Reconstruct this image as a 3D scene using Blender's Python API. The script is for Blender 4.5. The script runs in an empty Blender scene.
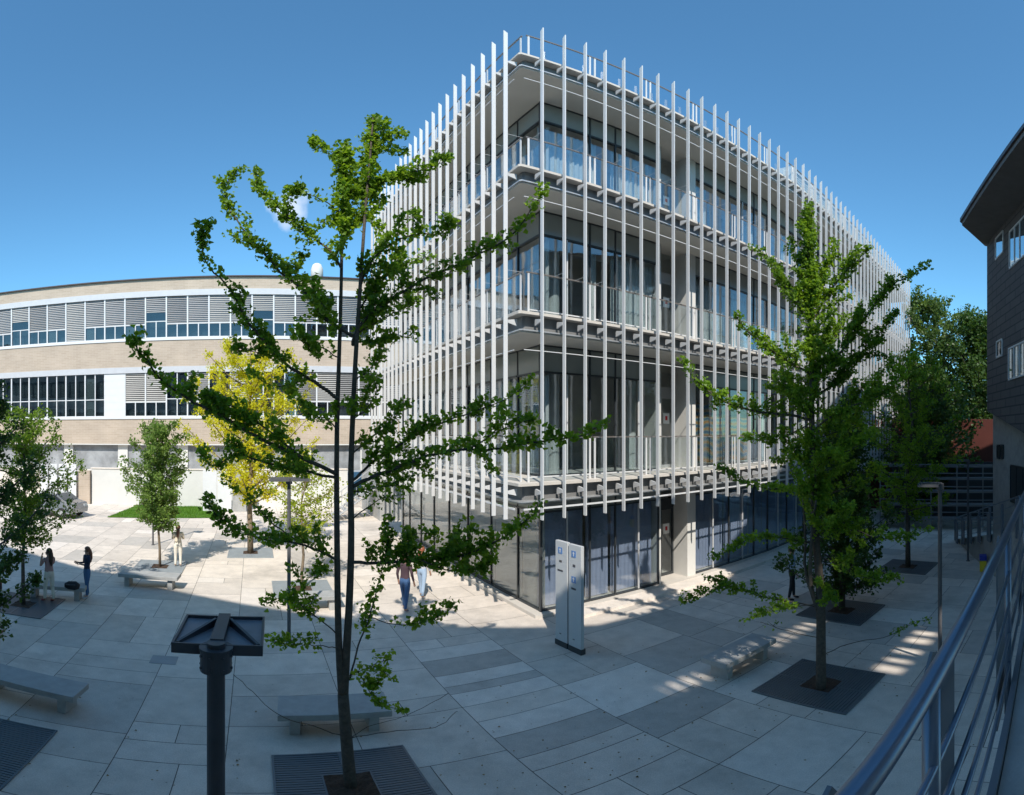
import bpy, bmesh, math, random
from math import sin, cos, tan, pi, radians, atan2, sqrt, hypot
from mathutils import Vector, Matrix, Quaternion
random.seed(11)
SC = bpy.context.scene
COL = SC.collection

# ------------------------------------------------------------------ camera, sky, sun, exposure
FPX, HZ, EYE = 520.0, 433.0, 5.1          # pixels per radian, horizon row, eye height
cam = bpy.data.cameras.new("camera"); camo = bpy.data.objects.new("camera", cam); COL.objects.link(camo)
cam.type = 'PANO'; cam.panorama_type = 'EQUIRECTANGULAR'
cam.longitude_min = -512 / FPX; cam.longitude_max = 512 / FPX
cam.latitude_max = HZ / FPX; cam.latitude_min = -(795 - HZ) / FPX
cam.clip_start = 0.02; cam.clip_end = 2000
camo.location = (0, 0, EYE); camo.rotation_euler = (radians(90), 0, 0)
SC.camera = camo

SUN_AZ, SUN_EL = radians(174), radians(46)
w = bpy.data.worlds.new("World"); SC.world = w; w.use_nodes = True
nt = w.node_tree; N = nt.nodes; L = nt.links
bg = N['Background']; bg.inputs[1].default_value = 0.10
sky = N.new('ShaderNodeTexSky'); sky.sky_type = 'NISHITA'; sky.sun_disc = False
sky.sun_elevation = SUN_EL; sky.sun_rotation = SUN_AZ
sky.altitude = 100; sky.air_density = 1.0; sky.dust_density = 0.3; sky.ozone_density = 2.0
# a small fair weather cloud low in the north
tc = N.new('ShaderNodeTexCoord')
caz, cel = (291 - 512) / FPX, (433 - 207) / FPX
cd = Vector((sin(caz) * cos(cel), cos(caz) * cos(cel), sin(cel)))
sub = N.new('ShaderNodeVectorMath'); sub.operation = 'SUBTRACT'; sub.inputs[1].default_value = cd
L.new(tc.outputs['Generated'], sub.inputs[0])
noi = N.new('ShaderNodeTexNoise'); noi.inputs['Scale'].default_value = 16; noi.inputs['Detail'].default_value = 6
L.new(tc.outputs['Generated'], noi.inputs['Vector'])
scl = N.new('ShaderNodeVectorMath'); scl.operation = 'MULTIPLY'; scl.inputs[1].default_value = (1.0, 1.0, 1.0)
L.new(sub.outputs[0], scl.inputs[0])
ln = N.new('ShaderNodeVectorMath'); ln.operation = 'LENGTH'; L.new(scl.outputs[0], ln.inputs[0])
mr = N.new('ShaderNodeMapRange'); mr.inputs[1].default_value = 0.01; mr.inputs[2].default_value = 0.12
mr.inputs[3].default_value = 0.27; mr.inputs[4].default_value = -0.6
L.new(ln.outputs['Value'], mr.inputs[0])
ad = N.new('ShaderNodeMath'); ad.operation = 'ADD'; L.new(mr.outputs[0], ad.inputs[0]); L.new(noi.outputs[0], ad.inputs[1])
cr = N.new('ShaderNodeMapRange'); cr.inputs[1].default_value = 0.54; cr.inputs[2].default_value = 0.85
cr.inputs[3].default_value = 0.0; cr.inputs[4].default_value = 0.75
L.new(ad.outputs[0], cr.inputs[0])
mx = N.new('ShaderNodeMixRGB'); L.new(cr.outputs[0], mx.inputs[0])
tint = N.new('ShaderNodeVectorMath'); tint.operation = 'MULTIPLY'; tint.inputs[1].default_value = (0.55, 0.94, 1.03)
L.new(sky.outputs[0], tint.inputs[0]); L.new(tint.outputs[0], mx.inputs[1])
mx.inputs[2].default_value = (5.2, 5.4, 5.9, 1)
L.new(mx.outputs[0], bg.inputs[0])

sl = bpy.data.lights.new("sun", 'SUN'); sl.energy = 2.65; sl.angle = radians(0.55); sl.color = (1.0, 0.94, 0.85)
so = bpy.data.objects.new("sun", sl); COL.objects.link(so)
ld = Vector((-sin(SUN_AZ) * cos(SUN_EL), -cos(SUN_AZ) * cos(SUN_EL), -sin(SUN_EL)))
so.rotation_euler = ld.to_track_quat('-Z', 'Y').to_euler(); so.location = (10, -30, 40)
SC.view_settings.view_transform = 'Standard'; SC.view_settings.look = 'None'
SC.view_settings.gamma = 1; SC.view_settings.exposure = 1.1; SC.view_settings.use_curve_mapping = False
try:
    SC.cycles.caustics_reflective = False; SC.cycles.caustics_refractive = False
    SC.cycles.max_bounces = 10; SC.cycles.transparent_max_bounces = 24; SC.cycles.sample_clamp_indirect = 6
except Exception: pass

# ------------------------------------------------------------------ frames and helpers
def px(x, y, z=0.0):
    az = (x - 512) / FPX; el = (HZ - y) / FPX
    d = (z - EYE) / tan(el)
    return Vector((d * sin(az), d * cos(az), z))
def pd(x, y, d):
    az = (x - 512) / FPX; el = (HZ - y) / FPX
    return Vector((d * sin(az), d * cos(az), EYE + d * tan(el)))
class Frame:
    def __init__(s, ox, oy, deg): s.o = (ox, oy); s.deg = deg; s.a = radians(deg)
    def __call__(s, a, b, z=0.0):
        return Vector((s.o[0] + a * cos(s.a) - b * sin(s.a), s.o[1] + a * sin(s.a) + b * cos(s.a), z))
    def inv(s, p):
        x, y = p[0] - s.o[0], p[1] - s.o[1]
        return (x * cos(s.a) + y * sin(s.a), -x * sin(s.a) + y * cos(s.a))
M0 = Frame(0, 0, 28.5)
piv = M0(18.2, 10.3)
M2 = Frame(piv.x, piv.y, 33.5)
MR = Frame(0, 0, 53.0)       # right building: a along wall, b = -distance
ML = Frame(0, 0, 30.5)       # landing
IDF = Frame(0, 0, 0)

class MB:
    def __init__(s): s.v = []; s.f = []; s.m = []; s.mi = 0
    def mat(s, i): s.mi = i; return s
    def face(s, pts):
        n = len(s.v); s.v += [tuple(p) for p in pts]; s.f.append(tuple(range(n, n + len(pts)))); s.m.append(s.mi)
    def raw(s, vs, fs):
        n = len(s.v); s.v += [tuple(p) for p in vs]
        for f in fs: s.f.append(tuple(n + i for i in f)); s.m.append(s.mi)
    def box(s, F, a0, a1, b0, b1, z0, z1):
        c = [F(a, b, z) for z in (z0, z1) for a, b in ((a0, b0), (a1, b0), (a1, b1), (a0, b1))]
        s.raw(c, [(3, 2, 1, 0), (4, 5, 6, 7), (0, 1, 5, 4), (1, 2, 6, 5), (2, 3, 7, 6), (3, 0, 4, 7)])
        return s
    def prism(s, pts, z0, z1):       # pts counter-clockwise, 2D
        n = len(pts)
        vs = [(p[0], p[1], z0) for p in pts] + [(p[0], p[1], z1) for p in pts]
        fs = [tuple(reversed(range(n))), tuple(range(n, 2 * n))]
        fs += [(i, (i + 1) % n, n + (i + 1) % n, n + i) for i in range(n)]
        s.raw(vs, fs); return s
    def tube(s, pts, rad, sides=8, cap=True):
        pts = [Vector(p) for p in pts]
        if not hasattr(rad, '__len__'): rad = [rad] * len(pts)
        n0 = len(s.v); prev = None
        for i, p in enumerate(pts):
            d = (pts[min(i + 1, len(pts) - 1)] - pts[max(i - 1, 0)])
            d = d.normalized() if d.length > 1e-9 else Vector((0, 0, 1))
            if prev is None:
                r = Vector((1, 0, 0)) if abs(d.x) < .8 else Vector((0, 1, 0))
                a = d.cross(r).normalized()
            else: a = (prev - d * prev.dot(d)).normalized()
            prev = a; b = d.cross(a)
            for k in range(sides):
                t = 2 * pi * k / sides
                s.v.append(tuple(p + (a * cos(t) + b * sin(t)) * rad[i]))
        for i in range(len(pts) - 1):
            for k in range(sides):
                k2 = (k + 1) % sides; q = n0 + i * sides
                s.f.append((q + k, q + k2, q + sides + k2, q + sides + k)); s.m.append(s.mi)
        if cap:
            s.f.append(tuple(n0 + k for k in reversed(range(sides)))); s.m.append(s.mi)
            q = n0 + (len(pts) - 1) * sides
            s.f.append(tuple(q + k for k in range(sides))); s.m.append(s.mi)
        return s
    def cyl(s, c, r, z0, z1, sides=20, r2=None):
        return s.tube([(c[0], c[1], z0), (c[0], c[1], z1)], [r, r if r2 is None else r2], sides)
    def build(s, name, mats, parent=None, loc=None, smooth=False, bevel=0):
        me = bpy.data.meshes.new(name)
        o0 = Vector((0, 0, 0))
        if parent is not None and loc is None: o0 = parent.get('_w') and Vector(parent['_w']) or Vector((0, 0, 0))
        if parent is None and loc is not None: o0 = Vector(loc)
        me.from_pydata([(v[0] - o0.x, v[1] - o0.y, v[2] - o0.z) for v in s.v], [], s.f)
        if not isinstance(mats, (list, tuple)): mats = [mats]
        for m in mats: me.materials.append(m)
        if len(mats) > 1: me.polygons.foreach_set('material_index', s.m)
        if smooth: me.polygons.foreach_set('use_smooth', [True] * len(me.polygons))
        me.update()
        o = bpy.data.objects.new(name, me); COL.objects.link(o)
        if parent is not None:
            o.parent = parent; o['_w'] = tuple(o0)
            if loc is not None: o.location = loc
        else:
            o.location = o0; o['_w'] = tuple(o0)
        if bevel:
            b = o.modifiers.new('bevel', 'BEVEL'); b.width = bevel; b.segments = 2; b.limit_method = 'ANGLE'
        return o
def root(name, loc, label=None, cat=None, group=None, rz=0):
    o = bpy.data.objects.new(name, None); COL.objects.link(o); o.location = loc; o['_w'] = tuple(loc)
    o.rotation_euler.z = rz; o.empty_display_size = .2
    return tag(o, label, cat, group)
def tag(o, label=None, cat=None, group=None, kind=None):
    if label: o['label'] = label
    if cat: o['category'] = cat
    if group: o['group'] = group
    if kind: o['kind'] = kind
    return o
def cp(o, parent, loc=None, rz=None, label=None):
    c = o.copy(); COL.objects.link(c); c.parent = parent
    if loc is not None: c.location = loc
    if rz is not None: c.rotation_euler.z = rz
    if label: c['label'] = label
    for ch in [x for x in bpy.data.objects if x.parent == o]: cp(ch, c)
    return c
KIDS = {}
def copytree(o, parent=None, loc=None, rz=None, kids=None):
    c = o.copy(); COL.objects.link(c); c.parent = parent
    if loc is not None: c.location = loc
    if rz is not None: c.rotation_euler.z = rz
    for ch in (kids if kids is not None else list(o.children)): copytree(ch, c)
    return c

# ------------------------------------------------------------------ materials
def mat(name, color, rough=.6, metal=0.0, spec=.5, var=0.0, scale=3.0, bump=0.0, bscale=60., stain=0.0, island=0.0, coat=0.0, speck=0.0, objrand=0.0):
    m = bpy.data.materials.new(name); m.use_nodes = True
    t = m.node_tree; n = t.nodes; l = t.links; b = n['Principled BSDF']
    b.inputs['Roughness'].default_value = rough; b.inputs['Metallic'].default_value = metal
    b.inputs['Specular IOR Level'].default_value = spec
    b.inputs['Coat Weight'].default_value = coat
    c4 = tuple(color) + (1,)
    b.inputs['Base Color'].default_value = c4
    m.diffuse_color = c4
    cur = None
    tcn = n.new('ShaderNodeTexCoord')
    def mult(fac_socket, lo, hi, cur):
        mrn = n.new('ShaderNodeMapRange'); mrn.inputs[3].default_value = lo; mrn.inputs[4].default_value = hi
        l.new(fac_socket, mrn.inputs[0])
        mu = n.new('ShaderNodeVectorMath'); mu.operation = 'SCALE'
        if cur is None: mu.inputs[0].default_value = color
        else: l.new(cur, mu.inputs[0])
        l.new(mrn.outputs[0], mu.inputs['Scale'])
        return mu.outputs[0]
    if var:
        no = n.new('ShaderNodeTexNoise'); no.inputs['Scale'].default_value = scale; no.inputs['Detail'].default_value = 8
        no.inputs['Roughness'].default_value = .65
        l.new(tcn.outputs['Object'], no.inputs['Vector'])
        mrn = n.new('ShaderNodeMapRange'); mrn.inputs[1].default_value = .3; mrn.inputs[2].default_value = .7
        l.new(no.outputs[0], mrn.inputs[0]); cur = mult(mrn.outputs[0], 1 - var, 1 + var, cur)
    if stain:
        no = n.new('ShaderNodeTexNoise'); no.inputs['Scale'].default_value = scale * .23; no.inputs['Detail'].default_value = 10
        no.inputs['Roughness'].default_value = .7
        l.new(tcn.outputs['Object'], no.inputs['Vector'])
        mrn = n.new('ShaderNodeMapRange'); mrn.inputs[1].default_value = .5; mrn.inputs[2].default_value = .68
        l.new(no.outputs[0], mrn.inputs[0]); cur = mult(mrn.outputs[0], 1, 1 - stain, cur)
    if speck:
        no = n.new('ShaderNodeTexNoise'); no.inputs['Scale'].default_value = 55; no.inputs['Detail'].default_value = 3
        l.new(tcn.outputs['Object'], no.inputs['Vector'])
        mrn = n.new('ShaderNodeMapRange'); mrn.inputs[1].default_value = .35; mrn.inputs[2].default_value = .65
        l.new(no.outputs[0], mrn.inputs[0]); cur = mult(mrn.outputs[0], 1 - speck, 1 + speck, cur)
        v = n.new('ShaderNodeTexVoronoi'); v.inputs['Scale'].default_value = 3.1; l.new(tcn.outputs['Object'], v.inputs['Vector'])
        mrn = n.new('ShaderNodeMapRange'); mrn.inputs[1].default_value = .035; mrn.inputs[2].default_value = .06
        l.new(v.outputs['Distance'], mrn.inputs[0]); cur = mult(mrn.outputs[0], .62, 1, cur)
    if objrand:
        oi = n.new('ShaderNodeObjectInfo'); cur = mult(oi.outputs['Random'], 1 - objrand, 1 + objrand, cur)
    if island:
        g = n.new('ShaderNodeNewGeometry')
        cur = mult(g.outputs['Random Per Island'], 1 - island, 1 + island, cur)
    if cur is not None: l.new(cur, b.inputs['Base Color'])
    if bump:
        no = n.new('ShaderNodeTexNoise'); no.inputs['Scale'].default_value = bscale; no.inputs['Detail'].default_value = 6
        l.new(tcn.outputs['Object'], no.inputs['Vector'])
        bn = n.new('ShaderNodeBump'); bn.inputs['Strength'].default_value = bump; bn.inputs['Distance'].default_value = .02
        l.new(no.outputs[0], bn.inputs['Height']); l.new(bn.outputs[0], b.inputs['Normal'])
    return m
def glassmat(name, tint=(.8, .85, .86), ior=1.55, rough=0.0, tr=1.0):
    m = bpy.data.materials.new(name); m.use_nodes = True
    t = m.node_tree; n = t.nodes; l = t.links; n.clear()
    out = n.new('ShaderNodeOutputMaterial'); mixn = n.new('ShaderNodeMixShader')
    tr_ = n.new('ShaderNodeBsdfTransparent'); tr_.inputs[0].default_value = tuple(tint) + (1,)
    gl = n.new('ShaderNodeBsdfGlossy'); gl.inputs['Roughness'].default_value = rough
    gl.inputs['Color'].default_value = (.95, .97, 1, 1)
    tg = n.new('ShaderNodeTexCoord'); ng = n.new('ShaderNodeTexNoise'); ng.inputs['Scale'].default_value = .9; l.new(tg.outputs['Object'], ng.inputs['Vector'])
    bg_ = n.new('ShaderNodeBump'); bg_.inputs['Strength'].default_value = .25; bg_.inputs['Distance'].default_value = .03; l.new(ng.outputs[0], bg_.inputs['Height']); l.new(bg_.outputs[0], gl.inputs['Normal'])
    lw = n.new('ShaderNodeLayerWeight'); lw.inputs[0].default_value = .5
    pw = n.new('ShaderNodeMath'); pw.operation = 'POWER'; pw.inputs[1].default_value = 5.0; l.new(lw.outputs['Facing'], pw.inputs[0])
    f0 = ((ior - 1) / (ior + 1)) ** 2
    ma = n.new('ShaderNodeMath'); ma.operation = 'MULTIPLY_ADD'; ma.inputs[1].default_value = 1 - f0; ma.inputs[2].default_value = f0
    l.new(pw.outputs[0], ma.inputs[0]); l.new(ma.outputs[0], mixn.inputs[0]); l.new(tr_.outputs[0], mixn.inputs[1]); l.new(gl.outputs[0], mixn.inputs[2])
    l.new(mixn.outputs[0], out.inputs[0]); return m
def leafmat(name, c1, c2, trans=.45):
    m = bpy.data.materials.new(name); m.use_nodes = True
    t = m.node_tree; n = t.nodes; l = t.links; n.clear()
    out = n.new('ShaderNodeOutputMaterial')
    g = n.new('ShaderNodeNewGeometry'); tcn = n.new('ShaderNodeTexCoord')
    no = n.new('ShaderNodeTexNoise'); no.inputs['Scale'].default_value = 1.1; no.inputs['Detail'].default_value = 3
    l.new(tcn.outputs['Object'], no.inputs['Vector'])
    a = n.new('ShaderNodeMath'); a.operation = 'MULTIPLY_ADD'; a.inputs[1].default_value = .55; l.new(g.outputs['Random Per Island'], a.inputs[0])
    mrn = n.new('ShaderNodeMapRange'); mrn.inputs[1].default_value = .35; mrn.inputs[2].default_value = .65; mrn.inputs[4].default_value = .45
    l.new(no.outputs[0], mrn.inputs[0]); l.new(mrn.outputs[0], a.inputs[2])
    mxn = n.new('ShaderNodeMixRGB'); mxn.inputs[1].default_value = tuple(c1) + (1,); mxn.inputs[2].default_value = tuple(c2) + (1,)
    l.new(a.outputs[0], mxn.inputs[0])
    p = n.new('ShaderNodeBsdfPrincipled'); p.inputs['Roughness'].default_value = .45; p.inputs['Specular IOR Level'].default_value = .35
    l.new(mxn.outputs[0], p.inputs['Base Color'])
    tl = n.new('ShaderNodeBsdfTranslucent')
    hs = n.new('ShaderNodeHueSaturation'); hs.inputs['Hue'].default_value = .485; hs.inputs['Value'].default_value = 1.7; hs.inputs['Saturation'].default_value = 1.05
    l.new(mxn.outputs[0], hs.inputs['Color']); l.new(hs.outputs[0], tl.inputs[0])
    ms = n.new('ShaderNodeMixShader'); ms.inputs[0].default_value = trans
    l.new(p.outputs[0], ms.inputs[1]); l.new(tl.outputs[0], ms.inputs[2]); l.new(ms.outputs[0], out.inputs[0]); return m

M_pave = mat('granite paving', (.62, .55, .48), .75, var=.12, scale=2.2, stain=.24, island=.10, bump=.2, bscale=90, speck=.10)
M_pave_l = mat('pale granite paving', (.70, .63, .56), .72, var=.10, scale=3, island=.05, stain=.16, bump=.2, speck=.1)
M_pave_d = mat('dark granite paving', (.47, .43, .385), .72, var=.12, scale=3, island=.08, stain=.15, bump=.2, speck=.1)
M_joint = mat('joint sand', (.10, .09, .08), .95)
M_earth = mat('far ground', (.34, .33, .31), .9, var=.15, scale=.3)
M_white = mat('white powder coated metal', (.59, .595, .60), .38, var=.05, scale=.8, spec=.4, objrand=.06)
M_steel = mat('galvanised steel', (.50, .51, .52), .42, metal=.55, var=.08, scale=6)
M_chan = mat('dark channel steel', (.20, .20, .20), .6, metal=.2)
M_railtop = mat('bronze handrail', (.24, .21, .19), .4, metal=.5)
M_soffit = mat('cream plaster soffit', (.62, .59, .54), .85, var=.04, scale=.8)
M_lip = mat('pale stone edge', (.55, .51, .46), .7, var=.07, scale=4)
M_darkframe = mat('anthracite frame', (.035, .04, .045), .4)
M_spandrel = mat('grey glass spandrel', (.27, .28, .26), .18, spec=.6)
M_curtain = mat('pale curtain', (.62, .62, .60), .9, var=.1, scale=2)
M_curtblue = mat('lilac roller blind', (.36, .38, .52), .85, var=.06, scale=2)
M_inside = mat('dim interior', (.42, .41, .38), .9, var=.2, scale=.8)
M_concrete = mat('concrete', (.36, .36, .35), .75, var=.14, scale=3.5, stain=.25, bump=.25, bscale=45)
M_whitewall = mat('white rendered wall', (.62, .61, .58), .85, var=.05, scale=1.2, stain=.1)
M_whitepanel = mat('white panel', (.64, .65, .66), .5, var=.03)
M_lamp = mat('anthracite lamp paint', (.045, .048, .056), .38, var=.15, scale=5, spec=.5)
M_lamptop = mat('lamp head top', (.17, .175, .20), .42, var=.15, scale=9, stain=.15)
M_grate = mat('dark grating steel', (.13, .15, .165), .5, metal=.3)
M_grate2 = mat('sun paled grate steel', (.26, .29, .31), .5, var=.1)  # lighter copy of the grating steel, with sun glare put into its colour
M_soil = mat('bark mulch', (.06, .035, .022), .95, var=.5, scale=30, bump=1, bscale=50)
M_bark = mat('grey bark', (.085, .07, .055), .9, var=.35, scale=14, bump=.8, bscale=30)
M_bark2 = mat('tan bark', (.20, .15, .10), .9, var=.3, scale=10, bump=.6, bscale=30)
M_rail = mat('blue grey painted steel', (.16, .20, .26), .28, metal=.55, var=.06, scale=5)
M_railflat = mat('grey painted plate', (.15, .165, .19), .55, metal=.2, var=.08)
M_dark = None
M_soff2 = mat('grey soffit', (.15, .15, .15), .9, var=.1)
M_fascia = mat('brown fascia', (.05, .035, .035), .5)
M_red = mat('red plaster', (.11, .028, .02), .9, var=.2, scale=.5)
M_glass = glassmat('window glass', (.86, .90, .91), 2.0)
M_glassrail = glassmat('balustrade glass', (.90, .94, .95), 1.9)
M_paper = mat('white paper', (.8, .8, .78), .8)
M_redmark = mat('red print', (.6, .03, .04), .6)
M_blue = mat('blue print', (.10, .22, .48), .5)
M_ink = mat('dark print', (.05, .05, .06), .6)
M_leafA = leafmat('ginkgo leaves', (.055, .135, .014), (.25, .40, .035), .5)
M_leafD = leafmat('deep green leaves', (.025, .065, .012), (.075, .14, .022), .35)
M_leafM = leafmat('mid green leaves', (.06, .13, .016), (.24, .36, .04), .5)
M_leafF = leafmat('olive leaves', (.045, .085, .02), (.13, .20, .035), .4)
M_leafY = leafmat('golden leaves', (.42, .46, .02), (.66, .62, .04), .5)
M_leafL = leafmat('fresh green leaves', (.09, .17, .035), (.22, .32, .07), .45)

def brickmat(name, c1, c2, mortar, deg, sc=1.0):
    m = bpy.data.materials.new(name); m.use_nodes = True
    t = m.node_tree; n = t.nodes; l = t.links; b = n['Principled BSDF']; b.inputs['Roughness'].default_value = .85
    g = n.new('ShaderNodeNewGeometry'); vr = n.new('ShaderNodeVectorRotate'); vr.rotation_type = 'Z_AXIS'
    vr.inputs['Angle'].default_value = -radians(deg); l.new(g.outputs['Position'], vr.inputs['Vector'])
    sx = n.new('ShaderNodeSeparateXYZ'); l.new(vr.outputs[0], sx.inputs[0])
    cx = n.new('ShaderNodeCombineXYZ'); l.new(sx.outputs[0], cx.inputs[0]); l.new(sx.outputs[2], cx.inputs[1])
    br = n.new('ShaderNodeTexBrick'); br.inputs['Color1'].default_value = tuple(c1) + (1,); br.inputs['Color2'].default_value = tuple(c2) + (1,)
    br.inputs['Mortar'].default_value = tuple(mortar) + (1,); br.inputs['Scale'].default_value = 1.0
    br.inputs['Brick Width'].default_value = .5 * sc; br.inputs['Row Height'].default_value = .14 * sc
    br.inputs['Mortar Size'].default_value = .012 * sc; l.new(cx.outputs[0], br.inputs['Vector'])
    no = n.new('ShaderNodeTexNoise'); no.inputs['Scale'].default_value = .8; no.inputs['Detail'].default_value = 8
    l.new(cx.outputs[0], no.inputs['Vector'])
    mrn = n.new('ShaderNodeMapRange'); mrn.inputs[1].default_value = .3; mrn.inputs[2].default_value = .7; mrn.inputs[3].default_value = .92; mrn.inputs[4].default_value = 1.07
    l.new(no.outputs[0], mrn.inputs[0])
    vs = n.new('ShaderNodeVectorMath'); vs.operation = 'SCALE'; l.new(br.outputs[0], vs.inputs[0]); l.new(mrn.outputs[0], vs.inputs['Scale'])
    l.new(vs.outputs[0], b.inputs['Base Color']); return m
M_dark = brickmat('charcoal cladding', (.12, .112, .112), (.10, .094, .096), (.045, .045, .05), 53, 2.6)
M_brick = brickmat('buff brick', (.46, .375, .295), (.41, .33, .255), (.50, .42, .34), 28.5, .95)

# ------------------------------------------------------------------ ground and paving
gb = MB(); gb.face([(-300, -200, -.05), (300, -200, -.05), (300, 400, -.05), (-300, 400, -.05)])
tag(gb.build('ground', M_earth), kind='structure')
jb = MB(); jb.face([M0(-45, -6, -.02), M0(48, -6, -.02), M0(48, 46, -.02), M0(-45, 46, -.02)])
tag(jb.build('paving_bed', M_joint), kind='structure')
pb = MB(); G = .006
def slab(a0, a1, b0, b1, m=0):
    pb.mat(m); pb.face([M0(a0 + G, b0 + G), M0(a1 - G, b0 + G), M0(a1 - G, b1 - G), M0(a0 + G, b1 - G)])
rng = random.Random(5)
cols = []; a = 3.42
# band of mixed long slabs near the middle
bands = [(5.0, 5.75, 0), (5.75, 6.15, 0), (6.15, 6.85, 2), (6.85, 7.45, 1), (7.45, 8.05, 0), (8.05, 8.6, 1), (8.6, 8.92, 2), (8.92, 9.45, 1), (9.45, 10.25, 2), (10.25, 10.9, 1)]
for b0, b1, m in bands: slab(3.42, 5.38, b0, b1, m)
def column(a0, a1, v0, v1):
    b = v0 + rng.uniform(-.5, 0)
    while b < v1:
        ln_ = rng.choice([.6, .95, 1.15, 1.3, 1.6, 1.9])
        b1 = min(b + ln_, v1)
        if v1 - b1 < .35: b1 = v1
        r = rng.random()
        if b1 < v0 + .25: b = b1; continue
        b0_ = max(b, v0); mm = 2 if r < .12 else (1 if r > .92 else 0)
        if a1 - a0 > 1.4 and rng.random() < .3:
            am = a0 + (a1 - a0) * rng.choice([.4, .5, .6]); slab(a0, am, b0_, b1, mm); slab(am, a1, b0_, b1, 0)
        else: slab(a0, a1, b0_, b1, mm)
        b = b1
column(3.42, 5.38, -5, 5.0); column(3.42, 5.38, 10.9, 45)
a = 5.38
while a < 46:
    wd = rng.choice([.95, 1.5, 1.9, 1.9]); column(a, a + wd, -5, 45); a += wd
a = 3.42
while a > -43:
    wd = rng.choice([1.1, 1.9, 1.9, 1.5]); column(a - wd, a, -5, 45); a -= wd
tag(pb.build('paving', [M_pave, M_pave_l, M_pave_d]), kind='structure')

# ------------------------------------------------------------------ white screened building
HBL = [3.92, 8.0, 11.97, 15.94]
MBR = root('screened_building', M0(7.34, 11.9, 0), 'white four storey building wrapped in tall thin white vertical fins with glass balconies', 'building')
t5 = radians(5)
def B_(o): return (18.2 - o * tan(t5 / 2), 10.3 + o)
def E_(o): return (18.2 + 20 * cos(t5) - o * sin(t5), 10.3 + 20 * sin(t5) + o * cos(t5))
def plan(o, ch=.12, vend=25.0):
    C = (5.7 + o, 10.3 + o)
    p = [(C[0] + ch, C[1]), B_(o), E_(o), (E_(o)[0], vend), (5.7 + o, vend), (C[0], C[1] + ch)]
    return [tuple(M0(*q)[:2]) for q in p]
core = MB(); core.prism(plan(4.3, .1, 24.8), 0.0, 15.4); core.build('inner_core', M_inside, MBR)
for k, z in enumerate(HBL):
    s = MB(); s.mat(0).prism(plan(.19, .05), z - .07, z); s.mat(1).prism(plan(.30, .05, 24.98), z - .50, z - .465)
    so_ = s.build('floor_slab', [M_lip, M_soffit], MBR)
    c = MB(); c.prism(plan(.42, .05, 24.96), z - .43, z - .07)
    c.build('edge_channel', M_chan, so_)
    c = MB(); c.prism(plan(.25, .05, 24.97), z - .465, z - .43); c.build('edge_flange', M_steel, so_)
# base course and end wall
bs = MB(); bs.prism(plan(1.35, .05, 24.9), 0.0, .10); bs.build('plinth', M_lip, MBR)
stp = MB(); stp.box(M0, 7.6, 18.1, 11.05, 11.64, 0, .09); stp.box(M2, .1, 20, .80, 1.33, 0, .09); stp.build('threshold_slab', M_pave_l, MBR)
ew = MB(); ew.box(M0, 7.36, 30, 24.9, 25.15, 0, 15.4); ew.build('end_wall', M_whitewall, MBR)
ew = MB(); ew.box(M0, 37.0, 37.2, 13.8, 24.9, 0, 15.4); ew.build('end_wall', M_whitewall, MBR)
rf = MB(); rf.prism(plan(2.2, .1, 24.5), 15.95, 16.05); rf.build('roof', M_concrete, MBR)

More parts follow.
